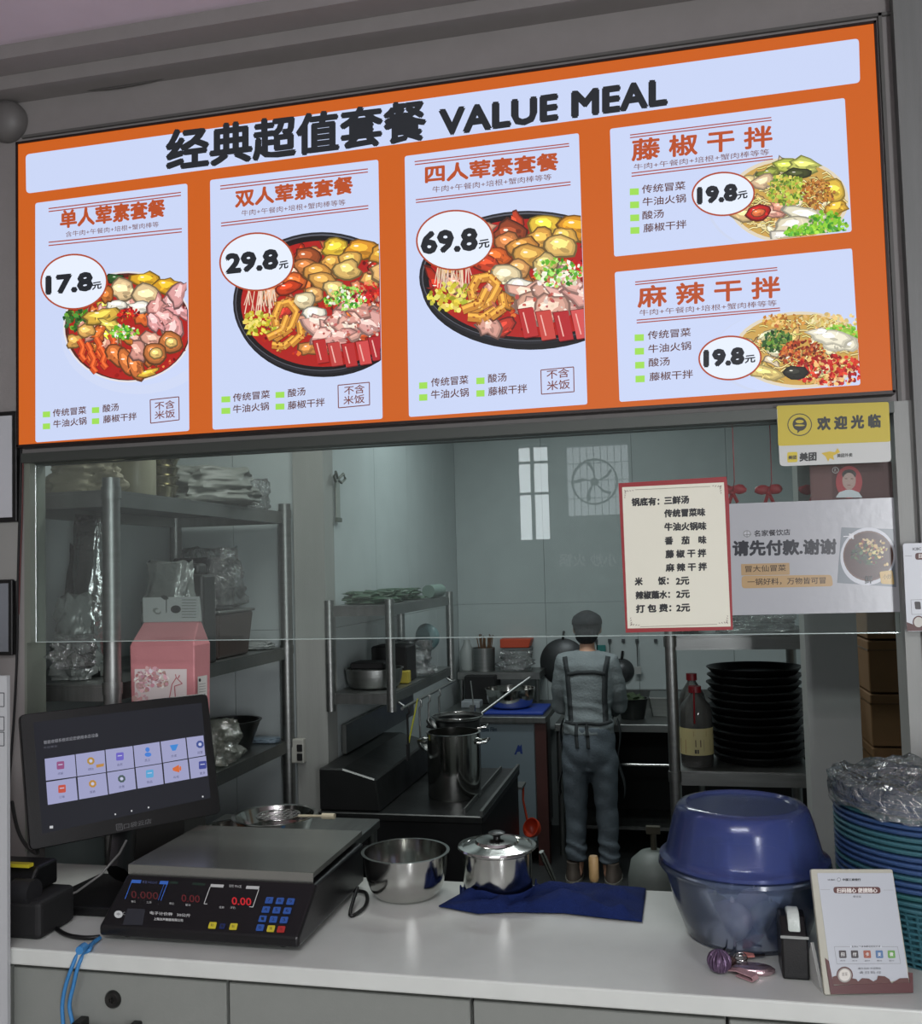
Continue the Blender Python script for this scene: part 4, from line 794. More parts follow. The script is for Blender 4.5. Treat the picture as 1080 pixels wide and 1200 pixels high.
w.lathe([(.174, B0), (.178, B0 + .003), (.178, B0 + .010), (.173, B0 + .014), (.168, B0 + .016), (.163, B0 + .024), (.148, B0 + .085), (.140, B0 + .108), (.132, B0 + .118), (.118, B0 + .121), (.112, B0 + .115), (.03, B0 + .114), (0, B0 + .1145), (0, B0 + .111), (.110, B0 + .111), (.130, B0 + .114), (.137, B0 + .106), (.145, B0 + .083), (.160, B0 + .023), (.165, B0 + .013), (.172, B0 + .009)], (tcx, tcy, CT), 72, closed=True)
tag(w.build('blue_basin', up, smooth=40), 'translucent blue basin turned upside down as a cover on the clear basin', 'basin')
on_ = mat('onion_skin', (226, 214, 200), .5, 0, .05, 30, .1); oy = mat('pale_vegetable', (204, 204, 168), .55, 0, .1, 40, .15)
for i, (dx, dy, r, m_, lab) in enumerate(((-.035, -.055, .045, on_, 'pale onion at the front of the clear basin'), (.045, -.02, .040, oy, 'yellowish vegetable at the right in the clear basin'), (-.065, .035, .036, oy, 'yellowish vegetable at the back left in the clear basin'), (.02, .065, .038, on_, 'pale onion at the back of the clear basin'))):
    w = MB(); w.blob((tcx + dx, tcy + dy, CT + .006 + r * .9), r, r, r * .9, seed=i, amp=.08); w.blob((tcx + dx + r * .1, tcy + dy - r * .1, CT + .006 + r * 1.85), r * .12, r * .12, r * .2, sub=1)
    tag(w.build('onion' if m_ is on_ else 'vegetable', m_, smooth=180), lab, 'vegetable')
w = MB(); w.blob((tcx + .022, tcy - .095, CT + .022), .020, .013, .013, seed=4, amp=.2); tag(w.build('red_onion_piece', mat('red_onion', (140, 30, 50), .4), smooth=180), 'small dark red onion piece near the front wall of the clear basin', 'vegetable')

# ------------------------------------------------------------------ teal basket stack
scx, scy = P(975, 960, 2.15).x + .203, 2.17
bc = [plastic('teal_plastic', (92, 156, 170), .35, .3), plastic('azure_plastic', (88, 126, 186), .35, .3), plastic('sea_green_plastic', (84, 156, 158), .35, .3)]
order = [0, 0, 2, 1, 1, 0, 1, 1, 1, 0, 0, 0, 1, 1, 2, 1, 1]
ords = ['lowest', 'second', 'third', 'fourth', 'fifth', 'sixth', 'seventh', 'eighth', 'ninth', 'tenth', 'eleventh', 'twelfth', 'thirteenth', 'fourteenth', 'fifteenth', 'sixteenth', 'topmost']
cn = ['teal', 'blue', 'sea green']; NB = 17; pit = .0122; bh = .125
for i in range(NB):
    z = CT + .001 + i * pit; r0 = .150; r1 = .185; t = thing('plastic_basket', '%s %s plastic basket, %s' % ('perforated' if i == 0 else 'round', cn[order[i]], 'lowest of the tall nested stack' if i == 0 else ('topmost of the tall nested stack, under the clear bag' if i == NB - 1 else ords[i] + ' from the bottom of the tall nested stack')), 'basket', (scx, scy, z), 0, 'nested plastic baskets at the right end of the worktop')
    if i == 0:
        w = MB(); w.lathe([(0, 0), (r0, 0), (r0, .003), (0, .003)], (scx, scy, z), 48)
        for j in range(1, 10):
            u = j / 10; rr = r0 + (r1 - r0) * u; zz = z + bh * u; w.lathe([(rr - .002, zz - .0022), (rr + .002, zz - .0022), (rr + .002, zz + .0022), (rr - .002, zz + .0022)], (scx, scy, 0), 48, closed=True)
        for j in range(56):
            a = 2 * PI * j / 56; ca, sa = math.cos(a), math.sin(a); w.tube([(scx + r0 * ca, scy + r0 * sa, z + .002), (scx + r1 * ca, scy + r1 * sa, z + bh)], .0024, 4, caps=False)
        w.build('perforated_wall', bc[0], t)
    else:
        w = MB(); w.lathe([(r0 - .006, 0), (r0 - .001, .008), (r1 - .004, bh - .004), (r1 - .006, bh - .004), (r0 - .004, .010), (r0 - .010, .002)], (scx, scy, z), 48, closed=True); w.build('wall', bc[order[i]], t, smooth=40)
    w = MB(); w.lathe([(r1 - .005, bh - .005), (r1 + .010, bh - .004), (r1 + .012, bh), (r1 + .010, bh + .003), (r1 - .003, bh + .003)], (scx, scy, z), 64, closed=True); w.build('rim', bc[order[i]], t, smooth=50)
zt = CT + NB * pit + bh - .008
def bagtop(u, v):
    a = u * 2 * PI; k = noise.noise(Vector((math.cos(a) * 3, math.sin(a) * 3, v * 5))); k2 = noise.noise(Vector((math.cos(a) * 9, math.sin(a) * 9, v * 14)))
    r = (.0 + .205 * min(1, v * 1.7)) * (1 + .03 * k + .015 * k2); z = zt + .022 + .016 * k + .012 * k2 - max(0, v - .6) * .13
    if v > .58: r = .204 + .006 * k2
    z = max(z, zt + .006) if v < .6 else z
    return Vector((scx + r * math.cos(a), scy + r * math.sin(a), z))
w = MB(); w.grid(72, 26, bagtop); tag(w.build('clear_bag', film('bag_film', (200, 215, 215), .8, .12, .2, 1.0, 30), smooth=60), 'crinkled clear plastic bag pulled over the top of the basket stack', 'bag')

# ------------------------------------------------------------------ QR stand (code left out)
qm = thing('payment_stand', 'white payment placard with maroon wavy foot leaning on its stand', 'placard', (.31, 1.93, CT))
q0 = [P(950, 1019, 1.965), P(1045, 1019, 2.0), PZ(1068, 1162, CT + .002), PZ(966, 1166, CT + .002)]
qn = (q0[1] - q0[0]).cross(q0[3] - q0[0]).normalized(); qn = -qn if qn.y > 0 else qn
qp = onplane(q0[3], qn); QC = [(949.5, 1018.5), (1045.5, 1018.5), (1068, 1162), (966, 1166)]
fr_ = slab('backing_frame', mat('cream_plastic', (168, 166, 152), .4), QC, qp, qn, 0, .008, qm, 3, .001)
def z3(x, y): return (940 + x / 7.5, 1010 + y / 7.5)
fc = slab('printed_sheet', mat('placard_white', (178, 182, 188), .3), [z3(128, 98), z3(790, 98), z3(930, 1040), z3(258, 1075)], qp, qn, .0008, .0007, qm, 1)
k = INK(qp, qn, .0010, 1e-5); MR = (84, 44, 40)
k.text('ICBC', *z3(222, 164), *z3(286, 164), 1.7, (50, 50, 54), .1); k.ell(*z3(318, 156), 2.2, 2.4, (110, 112, 116), 16); k.ell(*z3(318, 156), 1.5, 1.7, (198, 202, 208), 16); k.text('工', *z3(312, 163), *z3(325, 163), 1.8, (80, 82, 86)); k.text('中国工商银行', *z3(350, 167), *z3(510, 167), 2.8, (40, 42, 46), .15)
k.line(z3(155, 244), z3(240, 244), .4, (140, 140, 142)); k.line(z3(710, 248), z3(795, 248), .4, (140, 140, 142))
k.poly(rrect([z3(268, 220), z3(680, 220), z3(686, 278), z3(272, 276)], 3.6, 6), MR); k.text('扫码随心 便捷随心', *z3(300, 272), *z3(655, 270), 5.4, (216, 210, 204), .2); k.text('零点伍', *z3(442, 315), *z3(514, 315), 2.5, (60, 62, 66))
k.frame([z3(278, 745), z3(833, 745), z3(860, 893), z3(300, 897)], .35, (120, 120, 124)); k.poly([z3(416, 736), z3(690, 736), z3(694, 754), z3(420, 754)], (198, 202, 208)); k.text('支持以下多种移动支付方式', *z3(428, 753), *z3(682, 751), 2.2, (50, 52, 56), .08)
for x, col, s in ((350, (66, 60, 62), '扫'), (455, (60, 56, 58), '付'), (565, (150, 84, 66), '卡'), (672, (76, 110, 150), '支'), (778, (96, 150, 70), '微')):
    k.poly(rrect([z3(x - 34, 778), z3(x + 30, 778), z3(x + 36, 845), z3(x - 28, 845)], 1.2), col); k.text(s, *z3(x - 14, 828), *z3(x + 16, 828), 4.4, (206, 206, 204), .15); k.text('支付', *z3(x - 22, 875), *z3(x + 24, 874), 1.7, (60, 62, 66))
k.text('服务热线: 欢迎使用', *z3(488, 945), *z3(684, 942), 2.1, (100, 102, 106)); k.text('请 扫 码 付', *z3(494, 984), *z3(686, 982), 3, (110, 112, 116))
wave = [z3(262, 1010), z3(290, 1000), z3(330, 1030), z3(420, 1020), z3(470, 1030), z3(486, 1052), z3(520, 1022), z3(580, 1025), z3(620, 1050), z3(650, 1035), z3(660, 1000), z3(720, 1005), z3(760, 1030), z3(780, 1068), z3(850, 1022), z3(924, 1020), z3(932, 1040), z3(934, 1076), z3(258, 1078)]
k.poly(wave, MR); k.ell(*z3(368, 996), 9.6, 10, MR, 28); k.ell(*z3(368, 996), 8.2, 8.5, (150, 146, 140), 28); k.ell(*z3(368, 994), 6.6, 7, (206, 202, 194), 24); k.text('冒菜', *z3(345, 1002), *z3(392, 1000), 4, (80, 70, 66))
k.build('printing', pr, fc)
w = MB(); w.prism([qp(*z3(*p)) + qn * .0025 for p in ((196, 845), (228, 870), (270, 1085), (940, 1060), (925, 970), (965, 975), (968, 1150), (245, 1163))], -qn * .0016); w.build('maroon_foot', mat('maroon_plastic', (78, 28, 30), .4), qm)
w = MB(); b0 = q0[3] - qn * .010; b1 = q0[2] - qn * .010; ba = Vector((-(b1 - b0).y, (b1 - b0).x, 0)).normalized(); ba = ba if ba.y > 0 else -ba
w.hexa([b0 + Vector((0, 0, -.001)), b1 + Vector((0, 0, -.001)), b1 + ba * .085 + Vector((0, 0, -.001)), b0 + ba * .085 + Vector((0, 0, -.001)), b0 + Vector((0, 0, .008)) + ba * .006, b1 + Vector((0, 0, .008)) + ba * .006, b1 + ba * .085 + Vector((0, 0, .006)), b0 + ba * .085 + Vector((0, 0, .006))])
dz = Vector((0, 0, 1)); e0 = b0 + ba * .012 + dz * .008; w.prism([e0, e0 + ba * .07, e0 + ba * .036 + dz * .068], (b1 - b0).normalized() * .006); w.build('stand_foot', mat('stand_white', (196, 198, 194), .4), qm)

# ------------------------------------------------------------------ tape dispenser
a = PZ(917, 1148, CT); b = PZ(950, 1153, CT); t = thing('tape_dispenser', 'small black tape dispenser with a white roll left of the payment placard', 'dispenser', ((a.x + b.x) / 2, a.y + .03, CT))
dx = b.x - a.x; w = MB()
w.prism([(a.x, a.y, CT + .0005), (a.x, a.y, CT + .082), (a.x, a.y + .035, CT + .108), (a.x, a.y + .07, CT + .112), (a.x, a.y + .085, CT + .07), (a.x, a.y + .08, CT + .0005)], (dx, 0, 0)); w.build('body', black, t, bevel=.004, seg=2)
w = MB(); w.lathe([(0, 0), (.030, 0), (.032, .003), (.032, dx * .42), (.030, dx * .45), (0, dx * .45)], (a.x + dx * .3, a.y + .040, CT + .092), 32, axis=(1, 0, 0)); w.build('white_roll', mat('white_roll', (196, 204, 198), .3, 0, .2, 160), t, smooth=40)
w = MB(); w.box(a.x - .001, b.x + .001, a.y - .001, a.y + .0, CT + .078, CT + .083); w.build('cutting_edge', steel, t)

# ------------------------------------------------------------------ keys
kx, ky = PZ(843, 1140, CT).x, PZ(843, 1140, CT).y
w = MB(); w.blob((kx, ky, CT + .020), .020, .0195, .0195, seed=3, amp=.12, fr=4)
for i in range(9):
    a = PI * i / 9; pts = [(kx + .0215 * math.cos(t_) * math.cos(a), ky + .021 * math.cos(t_) * math.sin(a), CT + .0225 + .020 * math.sin(t_)) for t_ in [2 * PI * j / 20 for j in range(21)]]; w.tube(pts, .0026, 5)
tag(w.build('wound_ball_charm', mat('iridescent_purple', (118, 96, 124), .25, .6, .3, 90, .5), smooth=60), 'shiny purple wound ball charm at the left end of the keys', 'charm')
t = thing('key_bunch', 'bunch of keys on split rings beside the purple ball charm', 'keys', (*PZ(872, 1128, CT).xy, CT))
kc = PZ(868, 1126, CT + .012)
for i in range(3):
    w = MB(); a0 = i * .8; w.tube([(kc.x + .012 * math.cos(u) * (1), kc.y + .012 * math.sin(u) * math.cos(a0), CT + .0165 + .012 * math.sin(u) * math.sin(a0)) for u in [2 * PI * j / 18 for j in range(19)]], .0013, 6); w.build('split_ring', steel_pol, t, smooth=60)
def keyblade(pa, pb, m, nm, wd=.009):
    w = MB(); p = PZ(*pa, CT + .007); q = PZ(*pb, CT + .007); d = (q - p).normalized(); s = Vector((-d.y, d.x, 0)); w.hexa([p - s * wd, q - s * wd * .5, q + s * wd * .5, p + s * wd, p - s * wd + Vector((0, 0, .004)), q - s * wd * .5 + Vector((0, 0, .004)), q + s * wd * .5 + Vector((0, 0, .004)), p + s * wd + Vector((0, 0, .004))]); w.build(nm, m, t, bevel=.001)
keyblade((870, 1120), (884, 1121), mat('coral_plastic', (186, 118, 110), .4), 'coral_key_head', .012); keyblade((883, 1121), (896, 1120), mat('dark_key', (40, 36, 38), .4, .6), 'key_blade', .004)
keyblade((856, 1122), (862, 1112), steel_pol, 'small_key', .005); w = MB(); w.tube([PZ(846, 1115, CT + .01), PZ(852, 1108, CT + .014), PZ(858, 1108, CT + .012)], .002, 6); w.build('wire_loop', black, t, smooth=50)
w = MB(); w.blob(PZ(855, 1126, CT + .012), .012, .010, .010, seed=8, amp=.3); w.build('metal_bead', mat('dark_bronze', (110, 90, 86), .3, .8), t, smooth=60)
p = PZ(885, 1134, CT + .01); w = MB(); w.lathe([(0, 0), (.036, 0), (.041, .004), (.041, .008), (.035, .012), (0, .013)], (p.x - .004, p.y, CT + .001), 40, sy=.52)
tag(w.build('oval_fob', mat('pink_metal', (186, 160, 164), .18, .8, .15, 80, .3), smooth=40), 'oval pinkish metal fob at the right end of the keys', 'fob')
p = PZ(852, 1135, CT + .008); q = PZ(884, 1146, CT + .008); s = Vector((-(q - p).y, (q - p).x, 0)).normalized() * .010; d = q - p; up_ = Vector((0, 0, 1))
w = MB(); L1 = [p, p + d * .4 + up_ * .006, q + up_ * .004, q + d * .06 - up_ * .002, q - up_ * .006, p + d * .4 - up_ * .005]; A = [w.v(x + s * .9) for x in L1]; B = [w.v(x - s * .9) for x in L1]
for i in range(5): w.f([A[i], A[i + 1], B[i + 1], B[i]])
o = w.build('leather_strap', mat('pink_leather', (168, 132, 136), .6, 0, .2, 120)); m_ = o.modifiers.new('t', 'SOLIDIFY'); m_.thickness = .002; tag(o, 'folded dusty pink leather strap in front of the keys', 'strap')
# pen lying? -- steel pans behind the scale on a low prep table
TZ = TZ0 = .885
t = thing('prep_table', 'steel prep table behind the scale inside the kitchen', 'table', (-1.28, 2.8, 0))
w = MB(); w.box(-1.57, -1.005, 2.52, 3.12, TZ - .03, TZ); w.build('tabletop', steel_dk, t, bevel=.003)
for x in (-1.55, -1.04):
    for y in (2.54, 3.08): w = MB(); w.tube([(x + .015, y + .015, 0), (x + .015, y + .015, TZ - .031)], .016, 12); w.build('leg', steel_dk, t, smooth=50)
w = MB(); w.box(-1.55, -1.03, 2.54, 3.09, .25, .265); w.build('lower_shelf', steel_dk, t)
def pan(nm, px_, py_, w_px, up0, h, label, m=steel_pol, inside=None):
    TZ = TZ0 + up0; c = PZ(px_, py_, TZ + h); r = w_px / 2 * c.y / F / .95
    t = thing(nm, label, 'pan', (c.x, c.y, TZ)); w = MB(); w.lathe([(0, .0008), (r * .82, .0008), (r * .93, h * .9), (r, h), (r, h + .002), (r * .91, h + .0005), (r * .80, .004), (0, .004)], (c.x, c.y, TZ), 48); w.build('body', m, t, smooth=40)
    if inside: w = MB(); w.lathe([(0, h * .55), (r * .87, h * .55)], (c.x, c.y, TZ), 32); w.build('contents', inside, t)
    return t, c, r
t, c, r = pan('steel_pan', 277, 972, 98, 0, .05, 'steel pan with brown sauce just behind the left of the scale plate', inside=mat('brown_sauce', (74, 44, 26), .25, 0, .1, 40, .3))
t, c, r = pan('steel_pan', 322, 955, 100, .054, .045, 'steel pan with wire handled strainer behind the scale plate')
t = thing('wire_strainer', 'wire strainer lying across the pan behind the scale plate', 'strainer', (c.x, c.y, TZ + .07))
w = MB(); zc = TZ + .104; rr = r * .5
w.tube([(c.x + .02 + rr * math.cos(u), c.y - .02 + rr * math.sin(u), zc) for u in [2 * PI * j / 28 for j in range(29)]], .003, 6); w.build('hoop', steel_pol, t, smooth=60)
w = MB(); w.tube([(c.x + .02 + rr, c.y - .02, zc), (c.x + rr + .10, c.y - .03, zc + .004)], .004, 6); w.tube([(c.x + rr + .1, c.y - .03, zc + .004), (c.x + rr + .14, c.y - .032, zc + .005)], .009, 8); w.build('handle', mat('cream_handle', (206, 196, 168), .5), t, smooth=60)
w = MB()
for i in range(-3, 4): d = rr * math.sqrt(1 - (i / 4) ** 2); w.tube([(c.x + .02 + rr * i / 4, c.y - .02 - d, zc), (c.x + .02 + rr * i / 4, c.y - .02 + d, zc)], .0009, 4); w.tube([(c.x + .02 - d, c.y - .02 + rr * i / 4, zc), (c.x + .02 + d, c.y - .02 + rr * i / 4, zc)], .0009, 4)
w.build('mesh_wires', steel, t)
p = P(346, 975, 2.62); w = MB(); w.blob((p.x, p.y, TZ + .014), .018, .012, .013, seed=6, amp=.3); tag(w.build('blue_clip', mat('light_blue_plastic', (70, 120, 170), .4), smooth=60), 'small light blue clip behind the scale plate', 'clip')
# ------------------------------------------------------------------ tall steel rack on the left
def post(w, x, y, z0, z1, r=.019, collars=()):
    w.tube([(x, y, z0), (x, y, z1)], r, 16)
    for c in collars: w.tube([(x, y, c - .018), (x, y, c + .018)], r + .0035, 16)
ra = thing('steel_rack', 'tall steel rack with round posts behind the left part of the glass', 'rack', (-1.9, 3.2, 0))
RX0, RX1, RY0, RY1 = -2.16, -1.642, 2.55, 3.85
RZ = [1.985, 1.405, 1.01, .45]
for x in (RX0, RX1):
    for y in (RY0, RY1): w = MB(); post(w, x, y, 0, 2.02, .026, [z - .01 for z in RZ]); w.build('post', steel, ra, smooth=50)
for z in RZ:
    w = MB(); w.box(RX0 - .01, RX1 + .004, RY0 - .004, RY1 + .004, z - .008, z); w.box(RX1 - .016, RX1 + .004, RY0, RY1, z - .05, z - .0085); w.box(RX0 - .01, RX1 - .016, RY0 - .004, RY0 + .014, z - .05, z - .0085); w.box(RX0 - .01, RX0 + .01, RY0 + .014, RY1, z - .05, z - .0085); w.box(RX0 + .01, RX1 - .016, RY1 - .014, RY1 + .004, z - .05, z - .0085)
    w.build('shelf', steel_dk, ra)
foil = mat('silver_foil', (190, 194, 192), .16, .95, .9, 24, .15)
foil_g = mat('clear_food_bag', (150, 156, 152), .2, .35, 1.0, 18, .35)
def upbag(name, cx, cy, z0, w_, d_, h_, m, label, cat='bag', seed=0, lean=0, rz=0, amp=.12, pinch=.12, nu=44, nv=30, parent=None):
    def fn(u, v):
        a = 2 * PI * u; q = abs(math.cos(a)) ** .7 * (1 if math.cos(a) > 0 else -1); s = abs(math.sin(a)) ** .8 * (1 if math.sin(a) > 0 else -1)
        dd = d_ / 2 * (1 - v ** 2.2 * (1 - pinch)) * (1 if v > .04 else .6); ww = w_ / 2 * (1 - .12 * v) * (1 if v > .04 else .8)
        n = noise.noise(Vector((math.cos(a) * 2.2, math.sin(a) * 2.2 + seed * 9, v * 4))) * amp * 2 + noise.noise(Vector((math.cos(a) * 6, math.sin(a) * 6, v * 11 + seed * 4))) * amp
        x = q * ww * (1 + n); y = s * dd * (1 + n); z = h_ * v * (1 + .08 * noise.noise(Vector((math.cos(a) * 3, math.sin(a) * 3, seed * 3))) * v)
        return Vector((cx + x * math.cos(rz) - y * math.sin(rz) + lean * v, cy + x * math.sin(rz) + y * math.cos(rz), z0 + .002 + z))
    w = MB(); V = [[w.v(fn(i / nu, j / nv)) for i in range(nu)] for j in range(nv + 1)]
    for j in range(nv): w.bridge(V[j], V[j + 1])
    w.f(V[0][::-1]); w.f(V[-1]); o = w.build(name, m, parent, smooth=55)
    if label: tag(o, label, cat)
    return o
Z1 = RZ[0]
def at(px, py, Y): return P(px, py, Y)
p = at(100, 555, 2.85); upbag('flour_sack', p.x, 2.85, Z1, .24, .18, .17, mat('cream_sack', (150, 146, 126), .8, 0, .5, 30, .2), 'slumped cream sack at the left end of the top rack shelf', 'sack', 1, pinch=.5, amp=.2)
p = at(62, 560, 2.75); upbag('folded_bag', p.x - .04, 2.65, Z1, .12, .10, .07, mat('grey_bag', (120, 124, 120), .6, 0, .5, 30, .2), 'low folded grey bag at the far left of the top rack shelf', 'bag', 2, pinch=.5)
p = at(160, 545, 3.02); w = MB(); w.lathe([(0, .002), (.062, .002), (.066, .01), (.066, .17), (.06, .175), (.058, .19), (0, .195)], (p.x, 3.02, Z1), 32); tag(w.build('storage_jar', mat('tan_translucent', (150, 148, 128), .4, 0, .1, 20, .2), smooth=40), 'tan cylindrical jar between the sack and the stacked bowls', 'jar')
p = at(190, 545, 3.17)
for i in range(5):
    w = MB(); z = Z1 + i * .034; r = .058; w.lathe([(0, .001), (r * .6, .001), (r, .062), (r + .004, .063), (r + .004, .067), (r - .003, .065), (r * .58, .006), (0, .006)], (p.x, 3.17, z), 32)
    tag(w.build('steel_cup', mat('brassy_steel', (136, 132, 112), .22, .9), smooth=40), '%s cup of the nested steel cups on the top rack shelf' % ('lowest', 'second', 'middle', 'fourth', 'topmost')[i], 'cup', None, None); 
p = at(238, 570, 3.30); upbag('wrapped_bundle', p.x - .02, 3.40, Z1, .34, .30, .15, mat('grey_bundle', (104, 108, 102), .5, 0, .6, 14, .25), 'large flat grey bundle on the right of the top rack shelf', 'bundle', 5, rz=.9, pinch=.55, amp=.12)
p = at(288, 575, 3.44); upbag('clear_wrapper', RX1 - .06, 3.70, Z1, .10, .09, .13, clear_lt, 'clear plastic wrapper beside the grey bundle on the top rack shelf', 'wrapper', 6, pinch=.3, amp=.3)
p = at(312, 600, 3.7); upbag('flat_packet', RX1 - .17, 3.79, Z1, .12, .08, .035, mat('dark_packet', (70, 76, 70), .5, 0, .4, 30), 'flat dark packet at the far end of the top rack shelf', 'packet', 7, pinch=.6)
Z2 = RZ[1]
p = at(68, 700, 2.72); upbag('foil_bag', p.x - .03, 2.86, Z2, .10, .08, .42, mat('dark_foil', (70, 74, 72), .15, .9, .8, 14, .3), 'dark glossy foil bag at the far left of the middle rack shelf', 'bag', 11, .02)
p = at(82, 720, 2.66); upbag('crumpled_bag', p.x + .01, 2.66, Z2, .12, .09, .26, foil_g, 'crumpled pale plastic bag low at the left of the middle rack shelf', 'bag', 12, amp=.3)
p = at(108, 700, 2.76); upbag('foil_bag', p.x, 2.78, Z2, .11, .12, .50, foil, 'tall bright silver foil bag left of the front rack post', 'bag', 13, -.03, amp=.1)
p = at(167, 700, 2.86); upbag('clear_food_bag', p.x + .02, 2.97, Z2, .18, .12, .36, foil_g, 'wide clear bag of dry food right of the front rack post', 'bag', 14, .02, amp=.16)
p = at(204, 670, 3.0); w = MB(); w.cbox((p.x, 3.15, Z2 + .16), .11, .10, .32); w.cbox((p.x, 3.15, Z2 + .34), .06, .06, .04); tag(w.build('dark_canister', mat('dark_canister', (42, 44, 44), .4), bevel=.01, seg=2), 'dark square canister between the food bag and the brown box', 'canister')
p = at(268, 725, 3.42); bx = RX1 - .13
t = thing('food_box', 'translucent brown lidded box at the right of the middle rack shelf', 'box', (bx, 3.40, Z2))
w = MB(); w.hexa([(bx - .10, 3.28, Z2 + .001), (bx + .10, 3.28, Z2 + .001), (bx + .10, 3.54, Z2 + .001), (bx - .10, 3.54, Z2 + .001), (bx - .115, 3.26, Z2 + .17), (bx + .115, 3.26, Z2 + .17), (bx + .115, 3.56, Z2 + .17), (bx - .115, 3.56, Z2 + .17)]); w.build('box_body', mat('brown_translucent', (62, 52, 48), .3, 0, .05, 20, .3), t, bevel=.01, seg=2)
w = MB(); w.box(bx - .12, bx + .12, 3.255, 3.565, Z2 + .1705, Z2 + .182); w.build('lid', mat('smoky_lid', (84, 86, 84), .25), t, bevel=.004)
w = MB(); w.cbox((bx - .02, 3.41, Z2 + .183 + .10), .15, .22, .20); tag(w.build('black_carton', mat('black_carton', (22, 23, 28), .5), bevel=.006), 'black carton on top of the brown lidded box', 'carton')
upbag('wrap_cover', bx + .005, 3.42, Z2 + .184, .225, .29, .235, clear_lt, 'clear plastic wrap draped around the black carton', 'wrapper', 16, amp=.10, pinch=.5)
upbag('flat_packet', RX1 - .10, 3.74, Z2, .16, .12, .03, mat('pale_packet', (140, 146, 144), .4, 0, .4, 30), 'flat pale packet at the far end of the middle rack shelf', 'packet', 17, pinch=.6)
Z3 = RZ[2]
t = thing('black_wok', 'black deep pan behind the monitor on the lower rack shelf', 'pan', (RX1 - .15, 3.55, Z3))
w = MB(); w.lathe([(0, .001), (.075, .001), (.118, .115), (.124, .116), (.124, .120), (.113, .119), (.07, .006), (0, .006)], (RX1 - .15, 3.62, Z3), 36); w.build('body', mat('black_enamel', (24, 26, 25), .3), t, smooth=40)
w = MB(); w.tube([(RX1 - .15 - .1, 3.55, Z3 + .11), (RX1 - .19, 3.42, Z3 + .125), (RX1 - .17, 3.34, Z3 + .125)], .009, 8); w.build('handle', blackm, t, smooth=50)
p = at(248, 860, 3.1)
t = thing('sauce_bottle', 'silver bottle with brown cap next to the monitor on the lower rack shelf', 'bottle', (RX1 - .07, 3.12, Z3))
w = MB(); w.lathe([(0, .001), (.034, .001), (.036, .005), (.036, .07), (.030, .085), (0, .085)], (RX1 - .07, 3.12, Z3), 28); w.build('body', steel, t, smooth=40)
w = MB(); w.lathe([(0, .0855), (.036, .0855), (.038, .09), (.038, .122), (.034, .128), (0, .128)], (RX1 - .07, 3.12, Z3), 28); w.build('cap', mat('red_brown_cap', (88, 36, 28), .35), t, smooth=40)
w = MB(); w.lathe([(0, .001), (.034, .001), (.034, .15), (.02, .165), (.018, .185), (0, .186)], (RX1 - .17, 3.20, Z3), 24); tag(w.build('dark_sauce_bottle', mat('dark_brown_glass', (50, 28, 24), .2), smooth=40), 'dark brown sauce bottle behind the silver bottle', 'bottle')
upbag('clear_bag', RX1 - .07, 3.36, Z3, .14, .22, .16, film('bag_milky', (196, 200, 186), .7, .15, .45, .9, 20), 'milky clear plastic bag on the lower rack shelf', 'bag', 18, amp=.25, pinch=.25)
upbag('flat_packet', RX1 - .07, 3.785, Z3, .12, .08, .02, mat('bluish_packet', (120, 136, 148), .4, 0, .4, 30), 'flat bluish packet at the far end of the lower rack shelf', 'packet', 19, pinch=.6)
# loose clear bag at the left jamb
c = P(52, 775, 2.49); upbag('clear_bag', -1.735, 2.495, 1.455, .13, .05, .10, clear, 'shiny clear plastic bag end hanging by the left jamb', 'bag', 21, amp=.35, pinch=.3)

# pink tea bag on a carton
pxa, pxb = P(153, 780, 2.60).x, P(229, 780, 2.60).x; zc0 = TZ; zt_ = P(200, 752, 2.60).z; zb_ = zt_ - .36
w = MB(); w.box(pxa, pxb - .02, 2.56, 2.69, zc0 + .001, zb_ - .001); tag(w.build('dark_carton', mat('dark_grey_carton', (52, 52, 50), .8, 0, .1, 40, .1), bevel=.002), 'dark grey carton under the pink package behind the monitor', 'carton')
t = thing('pink_package', 'pink foil package with white blossom print and pale gable top', 'package', ((pxa + pxb) / 2, 2.64, zb_))
pk = mat('pink_foil', (214, 142, 146), .3, .1, .2, 20, .06)
w = MB()
def lay(z, a, b, y0, y1): return [w.v((a, y0, z)), w.v((b, y0, z)), w.v((b, y1, z)), w.v((a, y1, z))]
L0 = lay(zb_ + .001, pxa + .004, pxb - .004, 2.60, 2.69); L1 = lay(zt_ - .012, pxa, pxb, 2.595, 2.695); L1b = lay(zt_, pxa + .004, pxb - .004, 2.60, 2.69); L2 = lay(P(200, 729, 2.63).z, pxa + .02, pxb - .008, 2.640, 2.656)
for A, B in ((L0, L1), (L1, L1b), (L1b, L2)): w.bridge(A, B)
w.f(L0[::-1]); w.f(L2); w.build('pink_body', pk, t, bevel=.004, seg=2)
w = MB(); zz = P(200, 729, 2.63).z; w.hexa([(pxa + .018, 2.642, zz), (pxb - .006, 2.642, zz), (pxb - .006, 2.654, zz), (pxa + .018, 2.654, zz), (pxa + .016, 2.644, zz + .075), (pxb - .010, 2.644, zz + .075), (pxb - .010, 2.650, zz + .075), (pxa + .016, 2.650, zz + .075)]); tp = w.build('pale_top', mat('pale_grey_card', (166, 170, 168), .5), t)
k = INK(on(2.6415), base=.0006)
k.ell(206, 714, 6, 4.6, (38, 40, 40), 16); k.line((195, 690 + 10), (195, 718), 1, (40, 42, 42)); k.ell(194, 700, 4, 2.4, (60, 62, 60), 10, 0, .4); k.ell(185, 716, 4.5, 3.4, (120, 124, 120), 10, 0, .4); k.ell(185, 716, 3, 2.2, (170, 174, 170), 10)
for i in range(7): k.line((213, 703 + i * 3.4), (230, 703 + i * 3.4), .8, (110, 114, 112))
k.build('printing', pr, tp)
YP = 2.5955
k = INK(on(YP), base=.0012)
